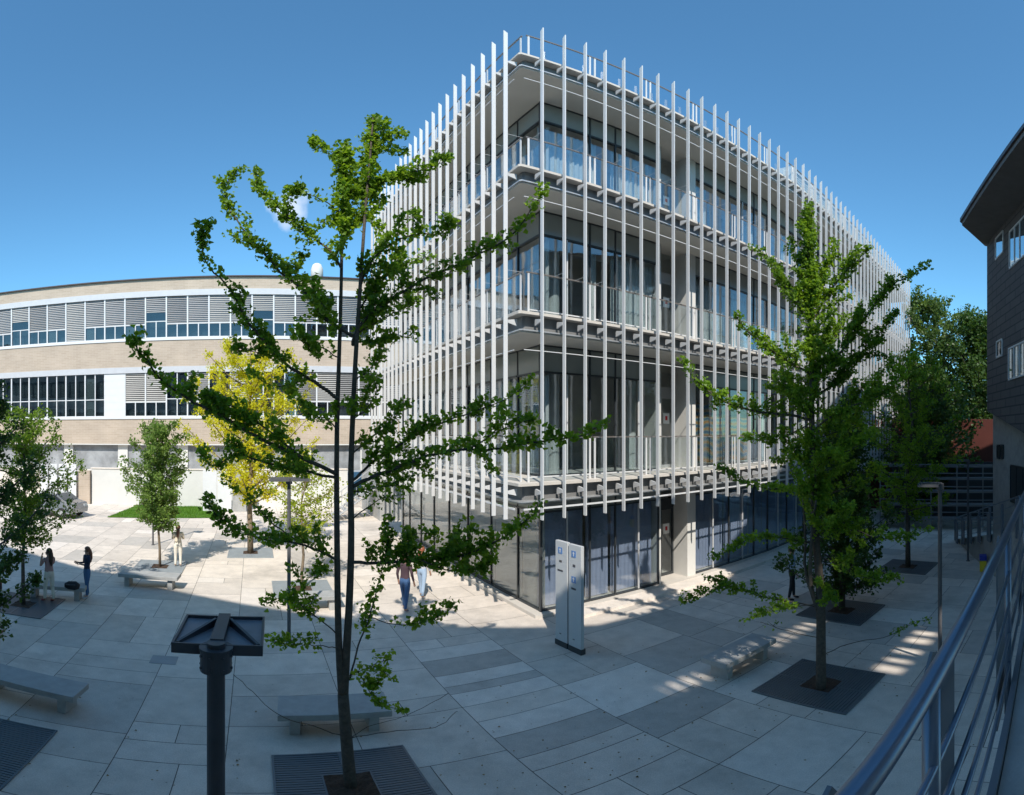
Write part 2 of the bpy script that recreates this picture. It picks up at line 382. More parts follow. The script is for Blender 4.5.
def curtain_mesh(w, h, amp=.035, per=.16):
    m = MB(); n = max(8, int(w / (per / 6))); vs = []; fs = []
    for i in range(n + 1):
        x = .06 + (w - .12) * i / n; y = .30 + amp * sin(2 * pi * x / per + sin(x * 3))
        vs += [(x, y, .03), (x, y, h)]
    fs = [(2 * i, 2 * i + 2, 2 * i + 3, 2 * i + 1) for i in range(n)]
    m.raw(vs, fs); return m
WIN = {}
M_beige = mat('beige reflection sheet', (.40, .37, .33), .8, var=.05)  # stands in for the sunlit plaza mirrored in the ground floor glass
def make_window(w, h, kind, parent, wpos, rz):
    key = (round(w, 2), round(h, 2), kind)
    loc = wpos - Vector(parent['_w'])
    if key in WIN:
        return copytree(WIN[key], parent, loc, rz)
    sp = .72 if kind not in ('ground', 'groundblue', 'beige') else .45
    f = MB()
    f.box(IDF, 0, .022, -.015, .05, 0, h); f.box(IDF, w - .022, w, -.015, .05, 0, h)
    f.box(IDF, .03, w - .03, -.025, .085, 0, .05); f.box(IDF, .03, w - .03, -.025, .085, h - sp - .05, h - sp)
    f.box(IDF, .03, w - .03, -.025, .085, h - .04, h)
    o = f.build('window', M_darkframe, parent, loc=loc); o.rotation_euler.z = rz
    if kind in ('ground', 'groundblue', 'open') and w > 1.2:
        m_ = MB(); m_.box(IDF, w * .5 - .018, w * .5 + .018, -.045, .0, .05, h - sp - .05); m_.build('mullion', M_white, o, loc=(0, 0, 0))
    p = MB(); p.box(IDF, .03, w - .03, .02, .035, .05, h - sp - .05); p.build('pane', M_glass, o, loc=(0, 0, 0))
    q = MB(); q.box(IDF, .03, w - .03, .005, .045, h - sp, h - .04); q.build('spandrel_panel', M_spandrel, o, loc=(0, 0, 0))
    if kind in ('curtain', 'groundblue'):
        cm = curtain_mesh(w, h - sp - .1, .03 if kind == 'curtain' else .008)
        cm.build('curtain', M_curtain if kind == 'curtain' else M_curtblue, o, loc=(0, 0, 0), smooth=True)
    elif kind == 'beige':
        cm = MB(); cm.box(IDF, .03, w - .03, .16, .18, .03, h - .05); cm.build('blind', M_beige, o, loc=(0, 0, 0))  # sheet coloured as a beige reflection, not a hanging blind
    elif kind == 'half':
        cm = curtain_mesh(w * .5, h - sp - .1); cm.build('curtain', M_curtain, o, loc=(0, 0, 0), smooth=True)
    elif kind == 'mural':
        mu = MB(); mu.box(IDF, .05, w - .05, .30, .32, .1, h - sp - .6); mu.build('painted_panel', M_mural, o, loc=(0, 0, 0))
    WIN[key] = o
    return o
# mural: loose orange and blue brush bands
M_mural = bpy.data.materials.new('painted mural'); M_mural.use_nodes = True
_n = M_mural.node_tree.nodes; _l = M_mural.node_tree.links
_w = _n.new('ShaderNodeTexWave'); _w.wave_type = 'RINGS'; _w.inputs['Scale'].default_value = 1.3; _w.inputs['Distortion'].default_value = 5; _w.inputs['Detail'].default_value = 3
_t = _n.new('ShaderNodeTexCoord'); _l.new(_t.outputs['Object'], _w.inputs['Vector'])
_r = _n.new('ShaderNodeValToRGB'); _r.color_ramp.elements[0].color = (.06, .13, .22, 1); _r.color_ramp.elements[1].color = (.45, .22, .07, 1)
_e = _r.color_ramp.elements.new(.5); _e.color = (.25, .28, .22, 1)
_l.new(_w.outputs['Fac'], _r.inputs[0]); _l.new(_r.outputs[0], _n['Principled BSDF'].inputs['Base Color'])

floors = [(0.10, 3.42)] + [(HBL[i], HBL[i + 1] - .5) for i in range(3)]
bays_r = [(7.36, 9.0), (9.0, 9.95), (9.95, 11.77), ('door', 11.77, 13.5), (13.5, 15.46), (15.46, 17.1), (17.1, 18.12)]
rg = random.Random(3)
def add_door(F, a0, a1, z0, h, rz, ground):
    # recessed dark double door with a white jamb on its right
    o = root('recess', F(a0, 11.9, z0)); o.parent = MBR; o.location = F(a0, 11.9, z0) - Vector(MBR['_w']); o.rotation_euler.z = rz
    W_ = a1 - a0; jw = .42
    o['_w'] = (0, 0, 0)
    s = MB(); s.box(IDF, W_ - jw, W_, -.05, .75, 0, h); s.box(IDF, 0, .06, -.03, .7, 0, h); s.build('jamb', M_whitewall, o, loc=(0, 0, 0))
    d = MB(); x1 = W_ - jw
    for x0, xx in ((.06, x1 * .5), (x1 * .5, x1)):
        d.box(IDF, x0, x0 + .07, .60, .66, 0, 2.45); d.box(IDF, xx - .07, xx, .60, .66, 0, 2.45)
        d.box(IDF, x0 + .07, xx - .07, .60, .66, 0, .10); d.box(IDF, x0 + .07, xx - .07, .60, .66, 2.36, 2.45)
    d.box(IDF, .06, x1, .58, .68, 2.45, 2.75)
    dd = d.build('door', M_darkframe if ground else M_steel, o, loc=(0, 0, 0))
    g = MB(); g.box(IDF, .13, x1 - .07, .625, .635, .10, 2.36); g.box(IDF, .06, x1, .625, .635, 2.75, h); g.build('pane', M_glass, dd, loc=(0, 0, 0))
    hd = MB(); hd.tube([(x1 * .5 - .1, .56, .9), (x1 * .5 - .1, .56, 1.5)], .018); hd.build('handle', M_steel, dd, loc=(0, 0, 0))
    n_ = MB(); n_.mat(0).box(IDF, x1 * .62, x1 * .62 + .30, .612, .622, 1.5, 1.86); n_.mat(1).box(IDF, x1 * .62 + .1, x1 * .62 + .2, .606, .611, 1.62, 1.76)
    n_.build('notice', [M_paper, M_redmark], dd, loc=(0, 0, 0))
for fi, (z0, z1) in enumerate(floors):
    h = z1 - z0
    for bi, b in enumerate(bays_r):
        if b[0] == 'door': add_door(M0, b[1], b[2], z0, h, M0.a, fi == 0); continue
        if fi == 0: kind = 'groundblue'
        elif fi == 1: kind = 'mural' if bi in (4, 5) else rg.choice(['open', 'curtain', 'open'])
        else: kind = rg.choice(['curtain', 'curtain', 'curtain', 'half', 'open'])
        make_window(b[1] - b[0], h, kind, MBR, M0(b[0], 11.9, z0), M0.a)
    wb = (20 - .05) / 11
    for k in range(11):
        kind = 'groundblue' if fi == 0 and k < 3 else ('ground' if fi == 0 else rg.choice(['curtain', 'half', 'open']))
        make_window(wb, h, kind, MBR, M2(.02 + k * wb, 1.6, z0), M2.a)
    # left face, from the far end towards the corner
    vs = [24.85, 23.7, 22.0, 20.3, 18.6, 16.8, 14.94, 13.18, 11.94]
    for k in range(8):
        kind = 'beige' if fi == 0 else rg.choice(['curtain', 'curtain', 'curtain', 'half'])  # extra pale curtains stand in for bright reflections in this face's glass
        make_window(vs[k] - vs[k + 1], h, kind, MBR, M0(7.34, vs[k], z0), M0.a - pi / 2)
for fi, (z0, z1) in enumerate(floors):     # corner post and interior columns
    c = MB(); c.box(M0, 7.30, 7.37, 11.86, 11.94, z0, z1); c.build('corner_post', M_darkframe, MBR)
cc = MB(); first = None
for (u_, v_) in [(8.3, 12.8), (11.4, 12.9), (14.7, 12.9), (17.9, 13.0), (8.3, 16.0), (8.3, 19.6), (8.3, 23.0)]:
    for fi, (z0, z1) in enumerate(floors):
        if first is None:
            c = MB(); c.cyl((0, 0), .2, 0, 3.45, 24); first = c.build('column', M_whitewall, MBR, loc=M0(u_, v_, z0) - Vector(MBR['_w']), smooth=False)
        else: copytree(first, MBR, M0(u_, v_, z0) - Vector(MBR['_w']))
# balustrades
def balustrade(w):
    f = MB()
    for x in (.04, w - .09): f.box(IDF, x, x + .05, -.012, .012, 0, 1.06)
    f.mat(1).box(IDF, 0, w, -.02, .02, 1.06, 1.095)
    f.mat(0).box(IDF, .09, w - .09, -.01, .01, .10, .13)
    return f
BAL = {}
def put_bal(w, wpos, rz):
    loc = wpos - Vector(MBR['_w']); k = round(w, 2)
    if k in BAL: return copytree(BAL[k], MBR, loc, rz)
    o = balustrade(w).build('balustrade', [M_white, M_railtop], MBR, loc=loc); o.rotation_euler.z = rz
    g = MB(); g.box(IDF, .10, w - .10, -.005, .005, .14, 1.05); g.build('glass_panel', M_glassrail, o, loc=(0, 0, 0))
    BAL[k] = o
for z in HBL:
    for k in range(6): put_bal(1.97, M0(6.22 + k * 2.0, 10.75, z), M0.a)
    for k in range(10): put_bal(1.97, M2(.05 + k * 2.0, .45, z), M2.a)
    for k in range(7): put_bal(1.97, M0(6.15, 24.8 - k * 2.0, z), M0.a - pi / 2)
# fins with their brackets
def fin_mesh():
    f = MB(); D, W_, z0, z1 = .105, .030, 3.05, 17.04
    c = [(-W_ / 2, -D / 2), (W_ / 2, -D / 2), (W_ / 2, D / 2), (-W_ / 2, D / 2)]
    v = [(a, b, z0) for a, b in c] + [(a, b, z1 - (.0 if b < 0 else .09)) for a, b in c]
    f.raw(v, [(3, 2, 1, 0), (4, 5, 6, 7), (0, 1, 5, 4), (1, 2, 6, 5), (2, 3, 7, 6), (3, 0, 4, 7)]); return f
def bracket_mesh(z):
    f = MB(); y0, y1 = .058, .42
    pts = [(y0, z - .26), (y0, z - .19), (y1 - .12, z - .15), (y1 - .12, z - .32)]
    v = [(-.02, p[0], p[1]) for p in pts] + [(.02, p[0], p[1]) for p in pts]
    f.raw(v, [(0, 1, 2, 3), (7, 6, 5, 4), (0, 4, 5, 1), (1, 5, 6, 2), (2, 6, 7, 3), (3, 7, 4, 0)]); return f
def link_mesh(z):
    return MB().box(IDF, -.003, .003, .058, .43, z + 1.072, z + 1.078)
fin0 = None; fkids = []
def put_fin(wpos, rz):
    global fin0
    loc = wpos - Vector(MBR['_w'])
    if fin0 is None:
        fin0 = fin_mesh().build('fin', M_white, MBR, loc=loc); fin0.rotation_euler.z = rz
        for z in HBL:
            bracket_mesh(z).build('bracket', M_white, fin0, loc=(0, 0, 0)); z < 15 and link_mesh(z).build('link_rod', M_white, fin0, loc=(0, 0, 0))
        fkids.extend(fin0.children); return
    c = fin0.copy(); COL.objects.link(c); c.parent = MBR; c.location = loc; c.rotation_euler.z = rz
    for ch in fkids:
        d = ch.copy(); COL.objects.link(d); d.parent = c
for k in range(19): put_fin(M0(6.39 + .625 * k, 10.3, 0), M0.a)
for k in range(32): put_fin(M2(.07 + .625 * k, 0, 0), M2.a)
for k in range(23): put_fin(M0(5.7, 10.82 + .625 * k, 0), M0.a - pi / 2)
for z in (3.30, 7.03, 10.95, 14.82):
    t_ = .04 if z < 4 else .018
    r_ = MB(); r_.box(M0, 5.95, 18.15, 10.37, 10.37 + t_, z, z + t_); r_.box(M2, .02, 20, .07, .07 + t_, z, z + t_)
    r_.box(M0, 5.77, 5.77 + t_, 10.55, 24.9, z, z + t_); r_.build('tie_rod', M_white, MBR)
# roof plant screen
ps = MB()
for k in range(9): ps.box(M2, .4, 19.8, .55, .60, 16.1 + k * .125, 16.1 + k * .125 + .075)
ps.box(M2, .4, .46, .52, .63, 15.95, 17.25); ps.box(M2, 19.7, 19.76, .52, .63, 15.95, 17.25); ps.box(M2, .4, 19.8, .62, .64, 16.0, 17.2)
ps.box(M2, .3, .36, .6, 3.2, 16.0, 17.2)
ps.build('louvre_screen', M_whitepanel, MBR)

# ------------------------------------------------------------------ long brick building behind the court
BD = 38.0
BB = root('brick_building', M0(-10, BD, 0), 'long buff brick building with two storeys of ribbon windows and white bands', 'building')
U0, U1 = -27.0, 21.0
def band(name, z0, z1, m, out=0.0, parent=BB):
    b = MB(); b.box(M0, U0, U1, BD - out, BD + .4, z0, z1); return b.build(name, m, parent)
wl = MB(); wl.box(M0, U0, U1, BD + .42, BD + 14, 2.3, 16.6); wl.build('body', mat('office interior', (.26, .27, .28), .9, var=.4, scale=.9), BB)
band('brick_band', 4.28, 6.15, M_brick); band('brick_band', 10.05, 12.05, M_brick); band('brick_band', 15.92, 16.88, M_brick)
M_groundpane = mat('dark shop glass', (.03, .035, .04), .08)
M_band = mat('pale grey metal band', (.50, .51, .53), .5, var=.05)
band('white_band', 9.60, 10.05, M_band, .12); band('white_band', 15.46, 15.92, M_band, .12)
band('sill', 6.15, 6.32, M_whitepanel, .06); band('sill', 12.05, 12.22, M_whitepanel, .06)
cop = MB(); cop.box(M0, U0, U1, BD - .15, BD + 14.2, 16.88, 16.97); cop.build('roof_coping', M_fascia, BB)
sf = MB(); sf.box(M0, U0, U1, BD - .02, BD + 3.6, 4.2, 4.28); sf.build('soffit', M_whitewall, BB)
M_blind = mat('venetian blind slats', (.27, .265, .26), .55, var=.08)
M_bluepane = glassmat('reflective office glass', (.5, .56, .58), 1.75)
M_ablue = mat('blue roller shade', (.22, .32, .40), .8)
M_blinds = [mat('venetian slats', c_, .55, var=.08) for c_ in ((.20, .195, .19), (.27, .265, .26), (.34, .33, .31))]
def brick_window(kind, wdt, h, wpos, vr=0):
    key = ('b', kind, round(h, 2), vr); loc = wpos - Vector(BB['_w'])
    if key in WIN: return copytree(WIN[key], BB, loc, M0.a)
    f = MB(); t_ = .10
    f.box(IDF, 0, t_, -.05, .08, 0, h); f.box(IDF, t_, wdt, -.04, .07, 0, .07)
    split = .33 * h if kind.startswith('blind') else (.40 * h)
    if kind == 'full': split = 0
    if split: f.box(IDF, t_, wdt, -.04, .07, split - .03, split + .03); f.box(IDF, wdt * .52, wdt * .52 + .07, -.035, .065, .07, split - .03)
    if kind in ('open', 'lit'): f.box(IDF, wdt * .52, wdt * .52 + .07, -.035, .065, split + .03, h)
    o = f.build('window', M_whitepanel, BB, loc=loc); o.rotation_euler.z = M0.a
    p = MB(); p.box(IDF, t_, wdt, .02, .03, .07, h); p.build('pane', M_bluepane, o, loc=(0, 0, 0))
    if kind in ('blind', 'blindlit', 'full', 'half'):
        zb = split + .03 if kind != 'half' else h * .62
        if kind == 'full': zb = .1
        s = MB(); z = zb
        while z < h - .02:
            s.raw([(t_, -.03, z), (wdt, -.03, z), (wdt, .015, z + .075), (t_, .015, z + .085)], [(0, 1, 2, 3)]); z += .145
        s.build('blind', M_blinds[vr], o, loc=(0, 0, 0))
    if kind in ('lit', 'blindlit'):
        s = MB(); s.box(IDF, t_, wdt * .5, .06, .07, .08, h * (.33 if kind == 'blindlit' else .9)); s.build('roller_shade', M_soffit, o, loc=(0, 0, 0))
    WIN[key] = o; return o
rb = random.Random(8); mod = 1.58; nb = int((14.0 - U0) / mod)
for r_i, (z0, h) in enumerate(((6.32, 3.28), (12.22, 3.24))):
    for k in range(nb):
        u_ = U0 + k * mod
        if r_i == 1: kd = rb.choices(['blind', 'blindlit', 'full', 'half', 'open'], [5, 2, 2.2, 2, .5])[0]
        else:
            kd = 'open' if u_ < -11.5 else rb.choices(['blind', 'open', 'lit'], [4, 2, 1])[0]
            if -13.5 < u_ <= -11.8: kd = 'lit'
            if -11.8 < u_ <= -10.2:
                p = MB()
                for q in range(12): p.box(M0, u_, u_ + mod, BD - .06 + .008 * (q % 2), BD + .3, z0 + q * .273, z0 + (q + 1) * .273)
                p.build('white_louvre_panel', M_whitepanel, BB); continue
        brick_window(kd, mod, h, M0(u_, BD, z0), rb.choice([0, 1, 1, 2]))
ub = U0 + nb * mod
fl = MB(); fl.box(M0, ub, U1, BD, BD + .4, 6.32, 9.6); fl.box(M0, ub, U1, BD, BD + .4, 12.22, 15.46); fl.build('brick_band', M_brick, BB)
# recessed ground storey
gf = MB(); gf.box(M0, U0, U1, BD + 3.0, BD + 3.3, 2.3, 4.2); gf.build('ground_floor_wall', M_whitewall, BB)
for u_ in (-22, -18.2, -14.6, -10.2, -5.6, -1.0, 3.5, 8.0, 12.5):
    c = MB(); c.box(M0, u_, u_ + .75, BD + .3, BD + .9, 2.3, 4.2); c.build('pillar', M_whitewall, BB)
for u_, wd, nm in ((-14.0, .95, 'door'), (-12.4, 3.6, 'window'), (-8.2, 3.6, 'window'), (-3.5, 4.0, 'window'), (1.5, 4.0, 'window')):
    c = MB(); c.box(M0, u_, u_ + wd, BD + 2.93, BD + 2.99, 2.42 if nm == 'door' else 2.75, 3.95)
    o = c.build(nm, M_darkframe, BB)
    g = MB()
    for q in range(2): g.box(M0, u_ + .06 + q * wd / 2, u_ + wd / 2 * (q + 1) - .06, BD + 2.90, BD + 2.925, 2.5 if nm == 'door' else 2.83, 3.87)
    g.build('pane', M_groundpane, o)
vc = MB(); c_ = M0(38 * tan((329 - 262) / FPX) , BD + 2, 0)
vc.tube([c_ + Vector((0, 0, 17.0)), c_ + Vector((0, 0, 18.2)), c_ + Vector((0, 0, 18.6)), c_ + Vector((0, 0, 18.7))], [.5, .48, .34, .2], 20); vc.build('roof_vent', M_whitewall, BB, smooth=True)

# terrace and its retaining wall
tr = MB(); tr.box(M0, -30, 6.5, 35.75, BD + 3.0, 0, 2.3); tag(tr.build('terrace', M_pave_l), kind='structure')
rw = root('retaining_wall', M0(-8, 35.5, 0), 'long white rendered retaining wall behind the small lawn', 'wall')
q = MB(); q.box(M0, -11.4, 6.5, 35.45, 35.73, 0, 2.55); q.build('wall', M_whitewall, rw)
q = MB(); q.box(M0, -11.45, 6.5, 35.40, 35.78, 2.55, 2.63); q.build('coping', M_pave_l, rw)
q = MB(); q.box(M0, -12.3, -11.46, 35.2, 35.75, 0, 2.4); tag(q.build('stone_pier', M_brick), 'brown stone pier at the left end of the white retaining wall', 'pier')
gp = root('gate_panels', M0(-13, 35.3, 0), 'tall white slatted gate panels left of the stone pier', 'gate')
for k in range(4):
    q = MB(); q.box(M0, -15.3 + k * .74, -15.3 + k * .74 + .60, 35.2, 35.27, .05, 2.85); q.build('panel', M_whitepanel, gp)
for z_ in (.3, 2.4):
    q = MB(); q.box(M0, -15.35, -12.35, 35.28, 35.36, z_, z_ + .12); q.build('rail', M_steel, gp)
gp = root('fence_panels', M0(-2.6, 32.5, 0), 'white and grey fence panels standing beside the golden tree', 'fence')
for k, m_ in enumerate((M_whitepanel, M_whitepanel, M_concrete)):
    q = MB(); q.box(M0, -3.25 + k * .95, -3.25 + k * .95 + .88, 33.4, 33.48, 0, 2.7); q.build('panel', m_, gp)
# lawn
lw = MB(); P = [px(107, 517.5), px(140, 504.5), px(222, 505.5), px(222, 518)]
lw.face([Vector((p.x, p.y, .02)) for p in (P[0], P[3], P[2], P[1])])
M_lawn = mat('lawn soil', (.07, .16, .02), .9, var=.3, scale=2)
tag(lw.build('lawn', M_lawn), kind='structure')
gr = MB(); rr = random.Random(2)
for i in range(15000):
    a_, b_ = rr.random(), rr.random()
    p = (P[0] * (1 - a_) + P[3] * a_) * (1 - b_) + (P[1] * (1 - a_) + P[2] * a_) * b_
    t_ = rr.uniform(0, 6.28); h_ = rr.uniform(.05, .12); d = Vector((cos(t_), sin(t_), 0))
    gr.face([p + d * .02 + Vector((0, 0, .02)), p - d * .02 + Vector((0, 0, .02)), p + Vector((rr.uniform(-.03, .03), rr.uniform(-.03, .03), h_))])
tag(gr.build('grass', leafmat('grass blades', (.07, .17, .015), (.13, .27, .03), .3)), 'bright green mown grass of the small lawn', 'grass', kind='stuff')

# ------------------------------------------------------------------ charcoal building on the right
RB = root('charcoal_building', MR(10, -8, 0), 'dark charcoal building with deep overhanging eaves and a pale concrete base', 'building')
def prb(x, y, p):      # point on the wall plane at distance p seen in direction of pixel x,y
    ang = radians(127) - 0 ; az = (x - 512) / FPX
    d = p / cos(radians(127) - az - 0) if True else 0
    d = p / cos(radians(127) - az)
    s_ = p * tan(radians(127) - az)
    return s_, EYE + d * tan((HZ - y) / FPX)
WP = 6.5
sc_, _ = prb(987, 228, WP)
ZE = 14.7
cl = MB()
zc = 6.15
pts_f = [(sc_, zc), (sc_, ZE - .25), (8, ZE - .25), (8, 2.6), (13, 4.0)]
vs = [MR(a_, -WP, z) for a_, z in pts_f] + [MR(a_, -WP - 14, z) for a_, z in pts_f]
n_ = len(pts_f)
cl.raw(vs, [tuple(range(n_)), tuple(reversed(range(n_, 2 * n_)))] + [(i, n_ + i, n_ + (i + 1) % n_, (i + 1) % n_) for i in range(n_)])
cl.build('upper_cladding', M_dark, RB)
bw = MB(); bw.box(MR, 8.1, prb(993, 450, WP + .35)[0], -WP - 13.8, -WP - .35, 0, 7.5); bw.build('base_wall', M_concrete, RB)
rfb = MB()
EP = 4.83; e1 = EP * tan(radians(127) - (962 - 512) / FPX)
poly = [MR(8, -EP), MR(8, -WP - 15), MR(sc_ + 1.5, -WP - 15), MR(sc_ + .35, -WP), MR(e1, -EP)]
rfb.mat(0).prism([p[:2] for p in poly], ZE - .24, ZE - .05)
rfb.mat(1).prism([(p[0] * 1.0, p[1] * 1.0) for p in [MR(7.95, -EP + .08), MR(7.95, -WP - 15.1), MR(sc_ + 1.6, -WP - 15.1), MR(sc_ + .48, -WP), MR(e1 + .06, -EP + .08)]], ZE - .05, ZE + .12)
rfb.build('roof', [M_soff2, M_fascia], RB)
def rwin(x0, x1, y0, y1, p, nm='window', bars=2, gm=None):
    s0, z0a = prb(x0, y1, p); s1, _ = prb(x1, y1, p); z1a = prb(x0, y0, p)[1]
    lo, hi = min(s0, s1), max(s0, s1)
    b = MB(); t_ = .07
    b.box(MR, lo, hi, -p - .02, -p + .05, z0a - t_, z0a); b.box(MR, lo, hi, -p - .02, -p + .05, z1a, z1a + t_)
    for k in range(bars + 1):
        c_ = lo + (hi - lo) * k / bars; b.box(MR, c_ - t_ / 2, c_ + t_ / 2, -p - .02, -p + .045, z0a, z1a)
    o = b.build(nm, M_whitepanel if nm == 'window' else M_darkframe, RB)
    g = MB(); g.box(MR, lo, hi, -p + .001, -p + .02, z0a, z1a); g.build('pane', gm or M_bluepane, o)
M_skypane = mat('bright reflecting glass', (.45, .55, .60), .03, metal=.9)
rwin(996, 1003.5, 240, 259, WP, bars=1, gm=M_skypane); rwin(1010, 1026, 233, 268, WP, bars=3, gm=M_skypane)
rwin(997, 1002.5, 343, 357, WP, bars=1); rwin(1009, 1026, 350, 379, WP, bars=3, gm=M_skypane)
rwin(997.5, 1000.2, 446, 457, WP + .35, 'dark_window', 1, M_darkframe); rwin(1001, 1004, 446, 457, WP + .35, 'dark_window', 1, M_darkframe)
rwin(1011, 1030, 466, 500, WP + .35, 'dark_window', 3, M_darkframe)
# wing behind the camera: throws the courtyard shade
M_rear = mat('bright render', (.78, .76, .72), .9)  # unseen wall, tone kept bright to bounce light into the shaded court
WB = root('plain_building', (-18, -8, 0), 'tall plain building behind the viewer whose shade falls over the court', 'building')
HB = 17.0
q = MB(); q.prism([(-48, -26), (14, -26), (14, -13.5), (-48, -13.5)], 0, HB - .3); q.prism([(-48, -13.49), (4.0, -13.49), (4.0, -5.5), (-48, -5.5)], 0, HB - .3); q.build('wall', M_rear, WB)
FE = [(-48, -3.3), (3.9, -3.3), (7.3, -1.7), (9.5, .6), (12.0, 3.4), (15.0, 6.0)]
def canopypiece(p, nm='added_canopy'):  # unseen canopy, added so that its slots let sun patches onto the court
    q = MB(); q.prism(p, HB - .28, HB); q.build(nm, M_concrete, WB)
F9 = Frame(3.9, -3.3, math.degrees(atan2(1.6, 3.4)))
def f9(a, b): v = F9(a, b); return (v.x, v.y)
gl_ = f9(-1.2, -3.4)
canopypiece((FE + [(16.5, 2.0), f9(10, -3.4), gl_, (-48, gl_[1])])[::-1])
canopypiece([(-48, gl_[1] - .001), (-48, -13.4), f9(-1.21, -10.6), (gl_[0] - .01, gl_[1] - .001)])
canopypiece([f9(-1.2, -4.05), f9(-1.2, -6.2), f9(10, -6.2), f9(10, -4.05)])
canopypiece([f9(4.4, -3.41), f9(4.4, -4.04), f9(10, -4.04), f9(10, -3.41)])
canopypiece([f9(-1.2, -6.21), f9(-1.2, -6.99), f9(1.6, -6.99), f9(1.6, -6.21)])
canopypiece([f9(-1.2, -7.0), f9(-1.2, -14), f9(13, -14), f9(13, -7.0)])
rs_ = random.Random(4)
for k in range(17):  # added slats that break the slot light into streaks around the bench
    x_ = -1.1 + k * .33 + rs_.uniform(-.05, .05)
    q = MB(); q.box(F9, x_, x_ + .19, -4.3, -3.4, HB - .2, HB - .08); q.build('added_slat', M_steel, WB)
x_ = 1.6
while x_ < 9:
    w_ = rs_.uniform(.16, .4); q = MB(); q.box(F9, x_, x_ + w_, -7.0, -6.2, HB - .2, HB - .08); q.build('added_slat', M_steel, WB); x_ += w_ + rs_.uniform(.1, .4)
for a_ in (4.5, 9.0):  # props that only carry the added canopy
    q = MB(); q.box(F9, a_, a_ + .2, -9, -8.8, 0, HB - .3); q.build('column', M_concrete, WB)
q = MB()
for k in range(4):
    q.box(IDF, -46, 2.0, -5.48, -5.44, 2.2 + k * 4.0, 4.2 + k * 4.0)
q.build('window_band', M_bluepane, WB)

# ramp with railings along the charcoal building
RP = root('ramp', MR(18, -5.6, 0), 'concrete access ramp with grey plate railings rising along the charcoal building', 'ramp')
rs0, rs1 = 11.5, 24.0
def rz_(s_): return max(0.02, (rs1 - s_) * .232)
for b0, b1, nm in ((-6.3, -5.02, 'ramp_body'),):
    v = [MR(rs0, b0, 0), MR(rs1, b0, 0), MR(rs1, b1, 0), MR(rs0, b1, 0), MR(rs0, b0, rz_(rs0)), MR(rs1, b0, .02), MR(rs1, b1, .02), MR(rs0, b1, rz_(rs0))]
    q = MB(); q.raw(v, [(3, 2, 1, 0), (4, 5, 6, 7), (0, 1, 5, 4), (1, 2, 6, 5), (2, 3, 7, 6), (3, 0, 4, 7)]); q.build(nm, M_concrete, RP)
rl = MB()
for hh, r_ in ((1.05, .024), (.8, .012), (.58, .012), (.36, .012), (.15, .012)):
    rl.tube([MR(rs0, -5.05, rz_(rs0) + hh), MR(rs1, -5.05, .02 + hh)], r_, 8)
rl.build('handrail', M_rail, RP)
for k in range(9):
    s_ = rs0 + .3 + k * 1.5
    q = MB(); q.box(MR, s_, s_ + .10, -5.04, -4.96, rz_(s_) - .25, rz_(s_) + .98); q.build('post', M_railflat, RP)
for k in range(5):
    s_ = 17.5 + k * 1.35
    q = MB(); q.box(MR, s_, s_ + .42, -4.93, -4.90, .02 if s_ > 22 else rz_(s_) - .3, rz_(s_) + .75); q.build('plate', M_railflat, RP)

# stepped steel terrace with rails at the far right end of the court
ST = root('stepped_terrace', px(945, 530), 'dark steel stepped terrace with horizontal rails below the red wall', 'steps')
F3 = Frame(px(880, 528).x, px(880, 528).y, degrees_ := math.degrees(atan2((px(992, 530) - px(880, 528)).y, (px(992, 530) - px(880, 528)).x)))
for k in range(5):
    q = MB(); q.box(F3, 0, 8.2, .0 + k * .62, .66 + k * .62, .50 + k * .66, .62 + k * .66); q.build('step', M_chan, ST)
q = MB(); q.box(F3, 0, 8.2, 3.5, 3.7, 0, 3.4); q.build('back_wall', M_darkframe, ST)
q = MB()
for z in (.95, 1.6, 2.3, 3.0, 3.45): q.tube([F3(0, -.1, z), F3(8.2, -.1, z)], .025, 6)
q.build('handrail', M_chan, ST)
for k in range(7):
    q = MB(); q.box(F3, k * 1.35, k * 1.35 + .06, -.13, -.07, 0, 3.5); q.build('post', M_chan, ST)
rwl = MB(); rwl.box(F3, -2, 9.5, 6.5, 8, 0, 6.0); tag(rwl.build('red_wall', M_red), 'red plastered wall in the shade behind the stepped terrace', 'wall')

# ------------------------------------------------------------------ landing and its railing beside the camera
LD = root('landing', ML(2, -1, 3.5), 'grey concrete landing slab beside the blue steel handrail', 'landing')
q = MB(); q.box(ML, -2.6, 5.4, -2.6, .20, 3.28, 3.5); q.build('deck', M_concrete, LD)
q = MB(); q.box(ML, -2.6, 5.4, .205, .235, 3.22, 3.54); q.build('edge_plate', M_railflat, LD)
for a_ in (-2.2, 5.0):
    q = MB(); q.box(ML, a_, a_ + .3, -2.2, -1.9, 0, 3.28); q.build('support', M_concrete, LD)
RL = root('railing', ML(1, .25, 3.5), 'blue steel railing with thick round handrail in the right foreground', 'railing')
q = MB(); q.tube([ML(-1.6, .255, 4.524), ML(6.2, .255, 4.524)], .023, 24); q.build('handrail', M_rail, RL, smooth=True)
for z in (4.28, 4.08, 3.88, 3.68):
    q = MB(); q.tube([ML(-1.6, .245, z), ML(6.2, .245, z)], .0095, 10); q.build('thin_rail', M_rail, RL, smooth=True)
